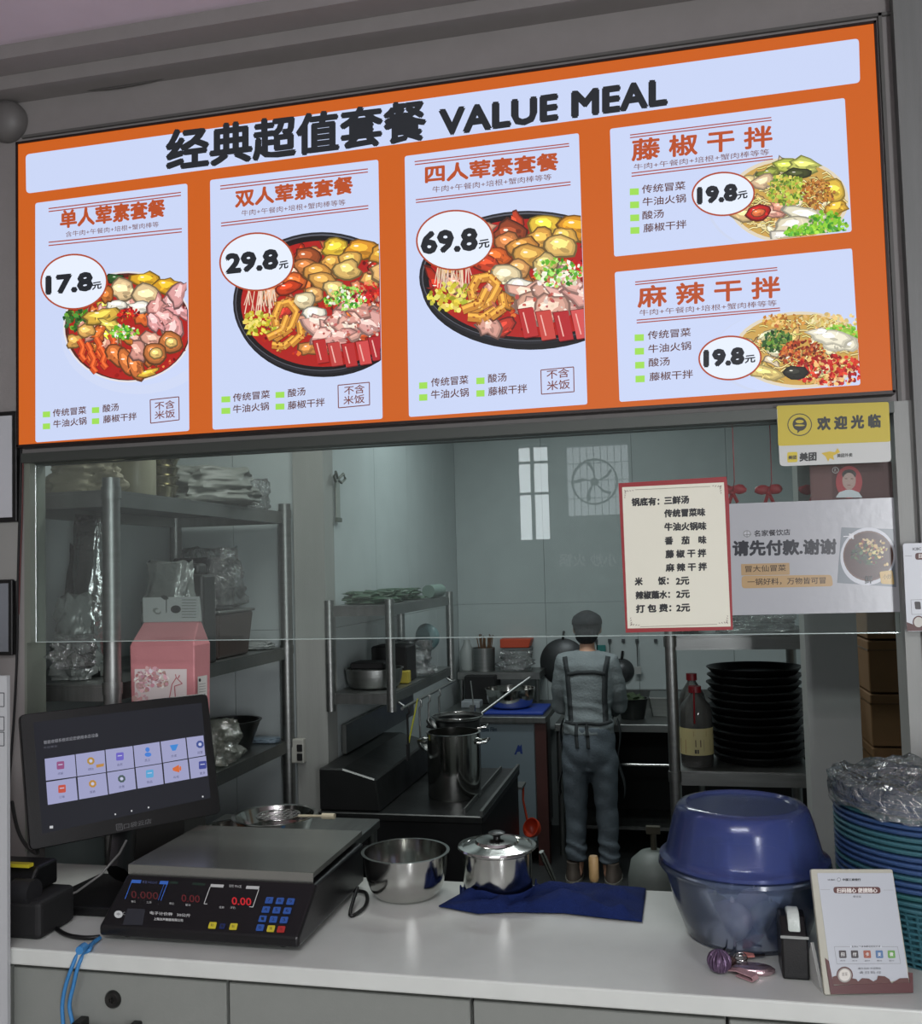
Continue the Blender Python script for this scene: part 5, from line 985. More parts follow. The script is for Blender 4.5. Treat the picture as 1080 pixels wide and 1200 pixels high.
k.poly([(158, 784), (219, 784), (219, 850), (158, 850)], (226, 214, 212)); sprinkle(k, 178, 795, 20, 14, 120, 2.6, [(206, 160, 162), (226, 186, 186), (196, 140, 146), (236, 224, 222)]); sprinkle(k, 165, 815, 8, 16, 40, 2.4, [(206, 160, 162), (220, 180, 182)])
for a, b in (((199, 818), (202, 802)), ((202, 802), (207, 794)), ((207, 794), (214, 801)), ((214, 801), (205, 804)), ((205, 804), (206, 818)), ((207, 794), (206, 790)), ((209, 795), (211, 791))): k.line(a, b, 1.1, (190, 110, 116))
k.build('blossom_print', pr, t)
k = INK(lambda x, y: PX(x, y, pxb + .0), (1, 0, 0), .0015)
k.poly([(231, 793), (242, 791), (242, 815), (231, 817)], (212, 208, 204)); k.ell(233.5, 797, 1.4, 2.2, (30, 30, 30), 12)
for i in range(5): k.line((232.5, 802 + i * 3), (240.5, 800.8 + i * 3), .6, (130, 124, 124))
k.build('side_label', pr, t)

# wall socket on the corner post
c = P(351, 879, 3.866)
t = thing('wall_socket', 'white wall socket with two black sockets on the corner post', 'socket', (c.x, 3.866, c.z - .05))
w = MB(); w.box(c.x - .028, c.x + .03, 3.835, 3.8685, c.z - .05, c.z + .052); w.build('body', mat('socket_white', (176, 176, 168), .4), t, bevel=.005, seg=2)
for dz_ in (.014, -.024): w = MB(); w.box(c.x + .002, c.x + .026, 3.828, 3.8345, c.z + dz_ - .014, c.z + dz_ + .016); w.build('black_plug', blackm, t, bevel=.002)

# ------------------------------------------------------------------ wall shelf above the range
rb = thing('range_shelf', 'steel two tier shelf on the wall above the range', 'shelf', (-1.32, 4.4, 1.15))
BX0, BX1, BY0, BY1 = -1.452, -1.183, 3.865, 4.95; S1, S2 = 1.205, 1.575
for x in (BX0, BX1):
    for y in (BY0, BY1): w = MB(); w.tube([(x, y, 1.13), (x, y, 1.60)], .020, 14); w.build('post', steel, rb, smooth=50)
for z in (S1, S2): w = MB(); w.box(BX0, BX1, BY0, BY1, z - .006, z); w.box(BX1 - .012, BX1 + .004, BY0, BY1, z - .045, z - .0065); w.box(BX0, BX1, BY0 - .004, BY0 + .012, z - .045, z - .0065); w.build('tier', steel_dk, rb)
w = MB(); w.tube([(BX1 + .03, BY0 + .05, S1 - .07), (BX1 + .03, BY1 - .05, S1 - .07)], .007, 10)
for y in (BY0 + .1, BY1 - .1): w.tube([(BX1 + .03, y, S1 - .07), (BX1 - .002, y, S1 - .05)], .005, 8)
w.build('hanging_rail', steel, rb, smooth=50)
grn = mat('dull_green_wrap', (60, 84, 66), .5, 0, .5, 30, .3)
for i, (y, l, lab) in enumerate(((4.0, .12, 'green leafy bundle nearest on top of the range shelf'), (4.22, .16, 'green leafy bundle second on top of the range shelf'), (4.5, .16, 'green leafy bundle third on top of the range shelf'))): upbag('green_bundle', -1.32, y, S2, .2, l, .055, grn, lab, 'bundle', 30 + i, amp=.3, pinch=.4)
w = MB(); w.tube([(-1.21, 4.62, S2 + .035), (-1.21, 4.86, S2 + .035)], .033, 16); tag(w.build('green_roll', mat('teal_grey_roll', (110, 130, 122), .4, 0, .2, 40), smooth=50), 'teal grey roll lying at the far end on top of the range shelf', 'roll')
open_bowl('steel_basin', (-1.32, 4.06, S1), .125, .085, steel, 'wide steel basin at the near end of the lower tier over the range', 'basin', rb=.09)
w = MB(); w.cbox((-1.30, 4.30, S1 + .085), .17, .16, .165); tag(w.build('black_case', blackm, bevel=.006), 'black plastic case behind the steel basin on the lower tier', 'case')
w = MB(); w.cbox((-1.33, 4.06, S1 + .101), .16, .13, .03); tag(w.build('flat_lid', blackm, bevel=.006), 'flat black tray lying on the steel basin over the range', 'tray')  # a flat lid laid on the basin, not a tray
w = MB(); w.cbox((-1.225, 4.21, S1 + .03), .05, .04, .055); tag(w.build('yellow_box', mat('yellow_box', (170, 156, 60), .5), bevel=.003), 'small yellow box beside the steel basin', 'box')
upbag('clear_bag', -1.28, 4.52, S1, .20, .22, .17, clear_lt, 'clear plastic bag of goods on the lower tier over the range', 'bag', 33, amp=.25)
# small round fan / scale dial hanging on far post
p = PX(498, 745, -1.19); t = thing('round_fan', 'small round teal backed fan at the far end of the range shelf', 'fan', (p.x, p.y, S1))
w = MB(); w.lathe([(0, .03), (.05, .03), (.07, .01), (.072, 0), (.06, -.03), (0, -.045)], (-1.25, 4.72, S1 + .17), 32, axis=(-.5, -1, 0)); w.build('fan_head', mat('teal_grey', (100, 126, 128), .4), t, smooth=40)
w = MB(); w.tube([(-1.25, 4.73, S1 + .001), (-1.25, 4.73, S1 + .10)], .012, 10); w.lathe([(0, .001), (.05, .001), (.045, .012), (0, .014)], (-1.25, 4.73, S1), 24); w.build('fan_foot', mat('grey_white', (150, 154, 152), .4), t, smooth=40)
# tools hanging on the rail
for i, (y, ln, hw, lab, m_) in enumerate(((3.98, .22, .018, 'black handled spatula hanging nearest under the range shelf', blackm), (4.18, .25, .03, 'steel ladle hanging second under the range shelf', steel), (4.34, .15, .028, 'steel scoop hanging third under the range shelf', steel), (4.54, .26, .022, 'steel turner hanging farthest under the range shelf', steel_dk))):
    x = BX1 + .03; z = S1 - .077; t = thing('kitchen_tool', lab, 'utensil', (x, y, z - ln))
    w = MB(); w.tube([(x, y, z + .006), (x + .012, y, z + .004), (x + .012, y, z - .02), (x + .004, y, z - .03), (x + .004, y, z - ln * .7)], .0045, 8); w.build('handle', m_, t, smooth=60)
    w = MB(); w.lathe([(0, 0), (hw, .006), (hw * 1.2, .02), (hw * 1.14, .021), (hw * .9, .009), (0, .003)], (x + .004, y, z - ln * .7 - .03), 20, axis=(.8, 0, .6)) if i in (1, 2) else w.box(x, x + .006, y - hw, y + hw, z - ln, z - ln * .69); w.build('head', m_, t, smooth=40)
a, b = PX(450, 846, -1.15), PX(433, 876, -1.15); w = MB(); d = Vector((0, 0, .0)); w.tube([(-1.14, 4.12, S1 - .055), (-1.145, 4.10, S1 - .10), (-1.15, 4.0, S1 - .22), (-1.15, 3.98, S1 - .25)], [.005, .009, .009, .004], 8, flat=.3); tag(w.build('yellow_strap', mat('yellow_strap', (178, 176, 50), .5), smooth=60), 'yellow strap hanging slanted below the range shelf', 'strap')
# ribbon hook on the wall above
c = PX(395, 562, -1.46); t = thing('wall_hook', 'small ribbon bow with a hanging strip high on the wall left of the mirrored window', 'hook', (c.x, c.y, c.z - .1))
w = MB()
for s in (-1, 1): w.tube([(c.x + .003, c.y, c.z), (c.x + .012, c.y + s * .05, c.z + .03), (c.x + .012, c.y + s * .075, c.z + .01), (c.x + .006, c.y + s * .04, c.z - .012), (c.x + .003, c.y, c.z)], .006, 6)
w.build('bow', mat('grey_green_ribbon', (84, 92, 84), .6), t, smooth=60)
w = MB(); w.box(c.x - .002, c.x + .004, c.y - .022, c.y + .022, c.z - .17, c.z - .01); w.build('strip', mat('pale_strip', (140, 146, 140), .5), t)
w = MB(); w.box(c.x - .004, c.x + .01, c.y - .026, c.y + .026, c.z - .19, c.z - .171); w.build('clip', mat('grey_green_ribbon', (84, 92, 84)), t)

# ------------------------------------------------------------------ gas range
gr = thing('soup_range', 'dark steel soup range with raised backsplash along the left kitchen wall', 'range', (-1.1, 4.15, 0))
GX0, GX1, GY0, GY1, GZ = -1.455, -.772, 3.70, 4.60, .75
dks = mat('dark_range_steel', (70, 72, 72), .35, .85, .1, 20, .3)
w = MB(); w.box(GX0, GX1 - .01, GY0 + .01, GY1, .04, GZ - .03); w.build('body', mat('range_black', (34, 35, 36), .45, .5, .05, 20, .2), gr)
w = MB(); w.box(GX0, GX1, GY0, GY1, GZ - .03, GZ); w.build('range_top', dks, gr, bevel=.004)
w = MB(); w.box(GX1 - .012, GX1, GY0, GY1, GZ + .0005, GZ + .022); w.box(GX1 - .085, GX1 - .078, GY0 + .04, GY1 - .05, GZ + .0005, GZ + .02); w.build('drip_rail', steel_dk, gr)
w = MB(); w.prism([(GX0, GY0 + .02, GZ + .0005), (GX0 + .26, GY0 + .02, GZ + .0005), (GX0 + .24, GY0 + .02, GZ + .13), (GX0 + .10, GY0 + .02, GZ + .17), (GX0, GY0 + .02, GZ + .17)], (0, GY1 - GY0 - .04, 0)); w.build('backsplash', dks, gr, bevel=.006)
w = MB(); w.box(GX0, GX0 + .02, GY0 + .3, GY1 + .5, GZ + .175, GZ + .30); w.build('wall_guard', steel_dk, gr)
w = MB()
for x in (GX0 + .05, GX1 - .07):
    for y in (GY0 + .06, GY1 - .06): w.tube([(x, y, 0), (x, y, .04)], .02, 10)
w.build('feet', blackm, gr)
for i in range(3): w = MB(); w.lathe([(0, 0), (.022, 0), (.02, .022), (0, .024)], (GX0 + .2 + i * .16, GY0 + .009, .60), 20, axis=(0, -1, 0)); w.build('knob', blackm, gr, smooth=40)
c = PZ(531, 932, GZ + .01); r = 31 * c.y / F / .98
sp_ = thing('stock_pot', 'tall steel stock pot with loop handles on the soup range', 'pot', (c.x, c.y + .03, GZ))
def tallpot(t, x, y, z, r, h, m=steel_pol):
    w = MB(); w.lathe([(0, .001), (r * .97, .001), (r, .008), (r, h), (r + .006, h + .003), (r - .004, h + .004), (r - .004, .01), (0, .008)], (x, y, z), 48); w.build('body', m, t, smooth=40)
    for s in (-1, 1): w = MB(); w.tube([(x + s * (r - .002), y - .04, z + h * .86), (x + s * (r + .035), y - .035, z + h * .88), (x + s * (r + .035), y + .035, z + h * .88), (x + s * (r - .002), y + .04, z + h * .86)], .006, 8); w.build('handle', steel_pol, t, smooth=60)
hp = .27
tallpot(sp_, c.x, c.y + .03, GZ, r, hp)
spx, spy = c.x, c.y + .03
t2 = thing('dark_pot', 'dark pot with strainer behind the stock pot on the range', 'pot', (GX0 + .42, 4.42, GZ)); tallpot(t2, GX0 + .42, 4.44, GZ, .105, .26, dks)
t = thing('soup_strainer', 'round wire strainer with long handle resting on the dark pot', 'strainer', (GX0 + .42, 4.42, GZ + .27)); w = MB(); cx_, cy_, z = GX0 + .42, 4.44, GZ + .275
w.tube([(cx_ + .12 * math.cos(u), cy_ + .12 * math.sin(u), z) for u in [2 * PI * j / 28 for j in range(29)]], .004, 6); w.build('hoop', steel_pol, t, smooth=60)
w = MB(); w.tube([(cx_ + .10, cy_ + .07, z), (cx_ + .24, cy_ + .25, z + .10), (cx_ + .30, cy_ + .32, z + .14)], .007, 8); w.build('handle', steel, t, smooth=60)
w = MB(); w.lathe([(.118, 0), (.10, -.03), (.05, -.05), (0, -.055)], (cx_, cy_, z), 24); w.build('mesh_bowl', mat('strainer_mesh', (90, 90, 88), .4, .8, alpha=.6), t, smooth=60)

# ------------------------------------------------------------------ film covered fridge table with bowl
tb = thing('worktable_fridge', 'steel topped under counter fridge with bluish protective film', 'fridge', (-1.1, 5.9, 0))
TX0, TX1, TY0, TY1 = -1.42, -.765, 5.52, 6.25
w = MB(); w.box(TX0, TX1, TY0, TY1, .815, .85); w.build('tabletop', steel_dk, tb, bevel=.003)
w = MB(); w.box(TX0 + .02, TX1 - .07, TY0 + .03, TY1 - .02, .10, .814); w.build('body', steel_dk, tb)
w = MB(); w.box(TX0 + .03, TX1 - .075, TY0 + .022, TY0 + .029, .14, .805); fl = w.build('protective_film', mat('film_blue_white', (112, 124, 130), .3, 0, .1, 8, .1), tb)
k = INK(on(TY0 + .022)); k.text('AND Protective Film', 541, 858.5, 582, 857, 5, (34, 52, 66), .2); k.poly([(602, 884), (611, 872), (612, 883), (609.5, 883), (609, 879), (606, 881)], (30, 50, 110)); k.text('A', 603, 884, 612, 883, 10, (30, 50, 110), .4); k.build('film_lettering', pr, fl)
w = MB(); w.box(TX1 - .068, TX1 - .004, TY0 + .02, TY0 + .09, 0, .814); w.build('red_brown_leg', mat('red_brown_leg', (74, 42, 38), .5, 0, .1, 40, .2), tb)
w = MB(); w.box(TX0 + .02, TX0 + .06, TY0 + .04, TY0 + .08, 0, .10); w.box(TX0 + .02, TX0 + .06, TY1 - .08, TY1 - .04, 0, .10); w.box(TX1 - .12, TX1 - .08, TY1 - .08, TY1 - .04, 0, .10); w.build('feet', blackm, tb)
w = MB(); w.box(-1.16, -.79, 5.60, 5.95, .8505, .868); tag(w.build('cutting_board', mat('blue_board', (30, 60, 150), .5), bevel=.004), 'blue cutting board on the fridge table', 'cutting board')
c = P(600, 830, 5.78); open_bowl('steel_basin', (c.x - .01, 5.78, .8685), .148, .115, steel_pol, 'steel basin on the blue cutting board', 'basin', rb=.10)
# red ladle hanging on the table side
t = thing('red_ladle', 'orange red plastic ladle hanging beside the range', 'ladle', (-.72, 4.75, .3))
p = P(620, 970, 4.72); q = P(613, 918, 4.72)
w = MB(); w.tube([q + Vector((.01, 0, 0)), q, q + Vector((-.004, 0, -.08)), p + Vector((-.01, 0, .04))], [.010, .012, .010, .012], 10, flat=.5); w.build('handle', mat('orange_red', (190, 62, 34), .4), t, smooth=60)
w = MB(); w.lathe([(0, -.045), (.03, -.038), (.045, -.012), (.048, .01), (.044, .01), (.040, -.010), (.026, -.032), (0, -.038)], p + Vector((.012, 0, 0)), 28, axis=(-.5, -.75, .45)); w.build('bowl', mat('orange_red', (190, 62, 34)), t, smooth=60)
w = MB(); w.box(q.x - .05, q.x + .012, 4.602, q.y + .004, q.z - .005, q.z + .008); w.build('hook', steel, t)

# ------------------------------------------------------------------ shelf on the back wall
a, b = P(536, 788, 6.1), P(632, 788, 6.1); zs = a.z
sh = thing('wall_shelf', 'steel shelf on the back wall above the fridge table', 'shelf', ((a.x + b.x) / 2, 6.25, zs))
sx0 = max(a.x, -1.44)
w = MB(); w.box(sx0, b.x, 6.1, 6.395, zs - .045, zs); w.build('board', steel, sh)
for x in (sx0 + .02, b.x - .02): w = MB(); w.tube([(x, 6.12, .852), (x, 6.12, zs - .046)], .013, 10); w.build('upright', steel_dk, sh, smooth=50)
cx_ = P(566, 770, 6.2).x
t = thing('chopstick_tub', 'steel tub full of chopsticks on the back wall shelf', 'tub', (cx_, 6.22, zs)); w = MB(); w.lathe([(0, .001), (.072, .001), (.075, .15), (.071, .15), (.068, .006), (0, .006)], (cx_, 6.22, zs), 32); w.build('tub', steel, t, smooth=40)
rn = random.Random(3)
for i in range(22):
    a0 = rn.random() * 6.28; r0 = rn.uniform(.01, .055); w = MB(); p0 = Vector((cx_ + r0 * math.cos(a0) * .6, 6.22 + r0 * math.sin(a0) * .6, zs + .008)); w.tube([p0, p0 + Vector((rn.uniform(-.03, .03) + math.cos(a0) * .012, rn.uniform(-.02, .02), rn.uniform(.19, .235)))], .0035, 5); w.build('chopstick', mat('chopstick_brown', (104, 76, 52), .6), t)
w = MB(); x = P(540, 765, 6.2).x; w.lathe([(0, .001), (.045, .001), (.05, .04), (.05, .12), (.025, .17), (.02, .20), (0, .20)], (max(x, -1.38), 6.25, zs), 28); tag(w.build('white_bottle', mat('milky_white', (150, 156, 154), .4), smooth=40), 'milky white bottle left of the chopstick tub', 'bottle')
x = P(601, 755, 6.25).x; w = MB(); w.hexa([(x - .09, 6.26, zs + .142), (x + .10, 6.26, zs + .142), (x + .10, 6.39, zs + .142), (x - .09, 6.39, zs + .142), (x - .09, 6.26, zs + .20), (x + .12, 6.26, zs + .20), (x + .12, 6.39, zs + .20), (x - .09, 6.39, zs + .20)]); tag(w.build('orange_tray', mat('orange_tray', (186, 72, 44), .5), bevel=.004), 'orange tray lying on a grey bin on the back wall shelf', 'tray')
w = MB(); w.hexa([(x - .05, 6.26, zs + .001), (x + .09, 6.26, zs + .001), (x + .09, 6.39, zs + .001), (x - .05, 6.39, zs + .001), (x - .07, 6.255, zs + .14), (x + .115, 6.255, zs + .14), (x + .115, 6.394, zs + .14), (x - .07, 6.394, zs + .14)]); tag(w.build('grey_bin', mat('grey_bin', (96, 98, 98), .5), bevel=.006), 'grey bin under the orange tray', 'bin')
upbag('clear_bag', P(604, 780, 6.15).x, 6.17, zs, .20, .13, .13, clear_lt, 'crinkled clear bag in front of the grey bin', 'bag', 41, amp=.3)
w = MB(); w.cbox((P(565, 815, 6.1).x, 6.13, .8505 + .09), .2, .2, .18); tag(w.build('dark_box', blackm, bevel=.005), 'dark box under the back wall shelf', 'box')
w = MB(); w.cbox((P(553, 830, 5.9).x, 5.9, .8505 + .022), .12, .1, .043); tag(w.build('white_tray', mat('white_tray', (150, 156, 160), .4), bevel=.006, seg=2), 'small white tray in front of the dark box', 'tray')
w = MB(); w.cbox((P(574, 826, 5.6).x - .10, 5.57, .8505 + .03), .03, .03, .06); w.tube([(-1.20, 5.57, .9105), (-1.22, 5.6, 1.05)], .004, 6); tag(w.build('thin_stirrer', steel, smooth=50), 'thin steel stirrer standing at the front of the fridge table', 'utensil')

# woks and hooks on the back wall
for px_, py_, r_, lab in ((659, 777, .158, 'large dark wok hanging on the back wall left of the cook'), (728, 787, .080, 'small dark wok hanging on the back wall right of the cook')):
    c = P(px_, py_, 6.34); t = thing('hanging_wok', lab, 'wok', (c.x, 6.39, c.z - r_))
    w = MB(); w.lathe([(0, .055), (r_ * .5, .045), (r_ * .85, .02), (r_, 0), (r_ * .97, 0), (r_ * .82, .015), (r_ * .48, .04), (0, .050)], (c.x, 6.395, c.z), 40, axis=(0, -1, 0)); w.build('pan', mat('wok_iron', (74, 76, 78), .4, .5, .1, 20, .2), t, smooth=40)
    w = MB(); w.tube([(c.x, 6.39, c.z + r_ - .005), (c.x + .01, 6.385, c.z + r_ + .05)], .008, 8); w.build('handle', blackm, t, smooth=50)
rail = P(740, 750, 6.38)
t = thing('hook_strip', 'row of small wall hooks on the back wall', 'hooks', (rail.x, 6.398, rail.z))
for px_ in (698, 714, 730, 746, 768): c = P(px_, 751, 6.38); w = MB(); w.cbox((c.x, 6.393, c.z), .022, .012, .022); w.tube([(c.x, 6.386, c.z), (c.x, 6.37, c.z - .006), (c.x, 6.37, c.z + .008)], .002, 6); w.build('hook', mat('hook_grey', (90, 94, 96), .4, .4), t)
def hang(nm, px_, ln, hw, m1, m2, lab, hh=.07):
    c = P(px_, 754, 6.36); t = thing(nm, lab, 'utensil', (c.x, 6.36, c.z - ln)); w = MB(); w.tube([(c.x, 6.36, c.z + .002), (c.x, 6.36, c.z - ln + hh)], [.007, .0045], 8, flat=.5); w.build('handle', m1, t, smooth=50)
    w = MB(); w.box(c.x - hw, c.x + hw, 6.355, 6.362, c.z - ln, c.z - ln + hh); w.build('head', m2, t, bevel=.002)
hang('spatula', 746, .20, .022, blackm, mat('pale_bristle', (160, 162, 160), .6), 'black handled brush with pale head hanging on the back wall', .05)
hang('tongs', 714, .14, .008, blackm, blackm, 'short black tongs hanging right beside the cook'); hang('thin_skewer', 699, .12, .006, blackm, blackm, 'thin black skewer hanging close beside the cook')
c = P(704, 760, 6.37); w = MB(); w.cbox((c.x, 6.38, c.z), .06, .01, .045); tag(w.build('teal_tag', mat('teal_tag', (50, 120, 116), .5), bevel=.003), 'small teal tag on the back wall beside the cook', 'tag')
c = P(692, 729, 6.39); w = MB(); w.cbox((c.x, 6.395, c.z), .115, .006, .075); bs = w.build('blue_notice', mat('blue_notice', (60, 84, 130), .5)); tag(bs, 'small blue notice on the back wall above the cook', 'notice')

# ------------------------------------------------------------------ back counter, right of the cook
bcn = thing('back_counter', 'steel wok counter with open lower shelf behind the cook', 'counter', (.1, 6.0, 0))
w = MB(); w.box(-.74, .94, 5.72, 6.39, .735, .78); w.build('worktop', steel, bcn, bevel=.003)
w = MB(); w.box(-.74, .94, 6.36, 6.395, .7805, .90); w.build('upstand', steel_dk, bcn)
w = MB(); w.tube([(-.70, 5.76, .54), (.9, 5.76, .54)], .010, 10); w.build('rail', steel_pol, bcn, smooth=50)
w = MB(); w.box(-.74, .94, 5.80, 6.38, .15, .17); w.build('lower_shelf', steel_dk, bcn)
for x in (-.72, .1, .9):
    for y in (5.76, 6.34): w = MB(); w.tube([(x, y, 0), (x, y, .734)], .018, 12); w.build('leg', steel_dk, bcn, smooth=50)
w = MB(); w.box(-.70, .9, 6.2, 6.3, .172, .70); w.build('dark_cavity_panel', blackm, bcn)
c = P(741, 838, 5.95); t = thing('black_pot', 'black pot of greens on the back counter right of the cook', 'pot', (c.x, 5.95, .78))
w = MB(); w.lathe([(0, .001), (.07, .001), (.095, .12), (.102, .125), (.092, .125), (.066, .008), (0, .008)], (c.x, 5.95, .78), 32); w.build('body', mat('black_enamel', (24, 26, 25)), t, smooth=40)
w = MB(); w.blob((c.x, 5.95, .78 + .11), .078, .078, .035, seed=2, amp=.5, fr=5); w.build('greens', mat('dark_greens', (62, 78, 50), .6, 0, .4, 50, .4), t)
c = P(786, 838, 6.15); w = MB(); w.hexa([(c.x - .11, 6.02, .781), (c.x + .11, 6.02, .781), (c.x + .11, 6.3, .781), (c.x - .11, 6.3, .781), (c.x - .13, 6.0, .90), (c.x + .13, 6.0, .90), (c.x + .13, 6.32, .90), (c.x - .13, 6.32, .90)]); tag(w.build('steel_tray', steel, bevel=.006, seg=2), 'deep steel tray on the back counter right of the black pot', 'tray')

# ------------------------------------------------------------------ tray rack
rc = thing('tray_rack', 'steel rack holding black trays behind the blue basins', 'rack', (.2, 3.75, 0))
CX0, CX1, CY0, CY1 = -.03, .435, 3.5, 4.02; T1, T2 = .985, 1.46
for x in (CX0, CX1):
    for y in (CY0, CY1): w = MB(); post(w, x, y, 0, 1.50, .020, (T1 - .02, T2 - .02, .4)); w.build('post', steel, rc, smooth=50)
for z in (T1, T2, .42): w = MB(); w.box(CX0, CX1, CY0, CY1, z - .006, z); w.box(CX0, CX1, CY0 - .006, CY0 + .010, z - .05, z - .0065); w.box(CX0 - .004, CX0 + .010, CY0 + .011, CY1, z - .05, z - .0065); w.build('shelf', steel, rc)
tx = P(884, 800, 3.72).x; tr_ = .172; NT = 12
for i in range(NT):
    z = T1 + .001 + i * .0285; w = MB(); w.lathe([(0, 0), (tr_ * .86, 0), (tr_ * .97, .022), (tr_, .026), (tr_, .029), (tr_ * .96, .028), (tr_ * .85, .004), (0, .004)], (tx + rn.uniform(-.004, .004), 3.735, z), 56)
    tag(w.build('black_tray', mat('tray_black', (20, 20, 21), .38, 0, .05, 40), smooth=40), '%s round black tray of the tall stack on the tray rack' % (['lowest'] + ords[1:11] + ['topmost'])[i], 'tray', 'round black trays on the tray rack')
for i, (px_, Y_, lab) in enumerate(((815, 3.60, 'clear soy sauce bottle with cream label in front on the tray rack'), (803, 3.74, 'clear bottle with red cap behind the cream labelled bottle'))):
    x = P(px_, 850, Y_).x; r = .058 if i == 0 else .05; h = .285 + i * .03
    x = max(x, CX0 + .022 + r)
    t = thing('sauce_bottle', lab, 'bottle', (x, Y_, T1)); w = MB(); w.lathe([(0, .001), (r * .95, .001), (r, .01), (r, h * .66), (r * .9, h * .76), (r * .34, h * .90), (r * .30, h * .92), (0, h * .92)], (x, Y_, T1), 32); w.build('body', plastic('clear_pet', (150, 150, 146), .7, .08), t, smooth=40)
    w = MB(); w.lathe([(0, .006), (r * .9, .006), (r * .93, .012), (r * .93, h * .42), (0, h * .42)], (x, Y_, T1), 28); w.build('soy_sauce', mat('soy_sauce', (24, 12, 10), .15), t, smooth=40)
    w = MB(); w.lathe([(0, h * .921), (r * .40, h * .921), (r * .40, h), (0, h)], (x, Y_, T1), 20); w.build('cap', mat('dark_red_cap', (112, 22, 30), .4), t, smooth=40)
    if i == 0:
        w = MB(); n = 24
        A = [w.v((x + (r + .0012) * math.sin(u), Y_ - (r + .0012) * math.cos(u), T1 + .045)) for u in [(-1.5 + 3 * j / n) for j in range(n + 1)]]; B = [w.v(Vector(a_.co) + Vector((0, 0, .095))) for a_ in A]
        for j in range(n): w.f([A[j], A[j + 1], B[j + 1], B[j]])
        lbm = w.build('label', mat('cream_label', (190, 180, 130), .5), t, smooth=60)
        def lm(a_, z_): return Vector((x + (r + .0016) * math.sin(a_), Y_ - (r + .0016) * math.cos(a_), T1 + z_))
        k = INK(lm, (0, -1, 0), 0, 0)
        for (a0, a1, z0_, z1_, col) in ((-1.2, -.7, .05, .10, (130, 40, 40)), (-.1, .25, .075, .10, (90, 70, 50)), (-.2, .6, .112, .130, (150, 120, 70)), (-.15, .1, .052, .066, (60, 56, 50)), (.4, .9, .06, .10, (150, 140, 110))): k.poly([(a0, z0_), (a1, z0_), (a1, z1_), (a0, z1_)], col)
        k.build('label_print', pr, lbm)
        w = MB(); w.tube([(x - .006, Y_ - r - .004, T1 + .16), (x - .004, Y_ - r - .006, T1 + .28)], .009, 8, flat=.35); w.build('red_handle_strip', mat('red_strip', (150, 24, 34), .4), t)
upbag('black_bag', .03, 3.68, T2, .09, .26, .10, mat('dark_green_bag', (30, 50, 34), .4, 0, .8, 20, .4), 'dark green bag at the left on top of the tray rack', 'bag', 51, pinch=.4, amp=.25)
upbag('clear_wrapper', .27, 3.66, T2, .28, .26, .085, clear_lt, 'clear wrapped goods on top of the tray rack', 'wrapper', 52, pinch=.5, amp=.25)
w = MB(); w.cbox((.25, 3.72, .42 + .11), .30, .3, .22); tag(w.build('dark_crate', mat('dark_crate', (46, 50, 54), .5, 0, .1, 20, .2), bevel=.006), 'dark crate on the lower shelf of the tray rack', 'crate')
# canister on the kitchen floor
c = P(772, 1000, 4.25); t = thing('gas_cylinder', 'pale grey round shouldered gas cylinder on the floor left of the tray rack', 'gas cylinder', (c.x, 4.25, 0))
w = MB(); w.lathe([(0, .001), (.10, .001), (.112, .02), (.115, .36), (.10, .43), (.06, .465), (.03, .475), (0, .476)], (-.14, 4.30, 0), 36); w.build('body', mat('cylinder_grey', (112, 118, 114), .5, 0, .1, 20, .1), t, smooth=40)
w = MB(); w.tube([(-.14, 4.30, .476), (-.14, 4.30, .55)], .014, 10); w.cbox((-.14, 4.30, .56), .06, .03, .03); w.build('valve', mat('dull_brass', (96, 92, 80), .4, .6), t, smooth=40)
# base cabinet and brown cartons right of the pillar
w = MB(); w.box(.56, .90, 3.16, 3.50, 0, .80); tag(w.build('base_cabinet', drawer_m, bevel=.004), 'plain pale base cabinet under the brown cartons', 'cabinet')
for i, n_ in enumerate(('lowest', 'second lowest', 'middle', 'second highest', 'topmost')):
    z = .802 + i * .166; t = thing('brown_carton', '%s brown carton of the stack right of the pale post' % n_, 'carton', (.73, 3.3, z), 0, 'brown cartons stacked right of the pale post')
    w = MB(); w.box(.575, .885, 3.20, 3.48, z, z + .160); w.build('box', mat('kraft_carton', (122, 92, 58), .8, 0, .1, 40, .12), t, bevel=.003)
    w = MB(); w.box(.574, .886, 3.1985, 3.4815, z + .128, z + .134); w.build('tape', mat('carton_tape', (98, 72, 42), .3), t)

# ------------------------------------------------------------------ front wall attachments
WY = 2.4185
def wframe(quad_px, lab, face, name='framed_notice', Y=WY, depth=.02, border=4, txt=()):
    x0, x1, y0, y1 = quad_px; a = P(x0, y0, Y - depth); b = P(x1, y1, Y - depth); t = thing(name, lab, 'notice', ((a.x + b.x) / 2, Y, b.z))
    w = MB(); w.box(a.x, b.x, Y - depth, Y, b.z, a.z); w.build('frame', black, t, bevel=.002)
    s = border * 2.4 / F; w = MB(); w.box(a.x + s, b.x - s, Y - depth - .002, Y - depth - .0003, b.z + s, a.z - s); f = w.build('sheet', face, t)
    return t
wframe((-60, 19, 487, 611), 'black framed blank white notice, topmost at the left edge of the picture', mat('notice_white', (186, 188, 192), .35), border=6)
wframe((-60, 14, 681, 768), 'black framed small notice at the left edge, below the blank one', mat('notice_grey', (120, 124, 130), .4), border=5)
w = MB(); a = P(9, 611, 2.40); b = P(26, 681, 2.40); w.box(P(-40, 620, 2.40).x, P(20, 650, 2.40).x, 2.41, 2.4185, b.z, a.z); tag(w.build('switch_plate', mat('plate_grey', (140, 140, 136), .5), bevel=.003), 'grey plate between the two framed notices at the left edge', 'plate')
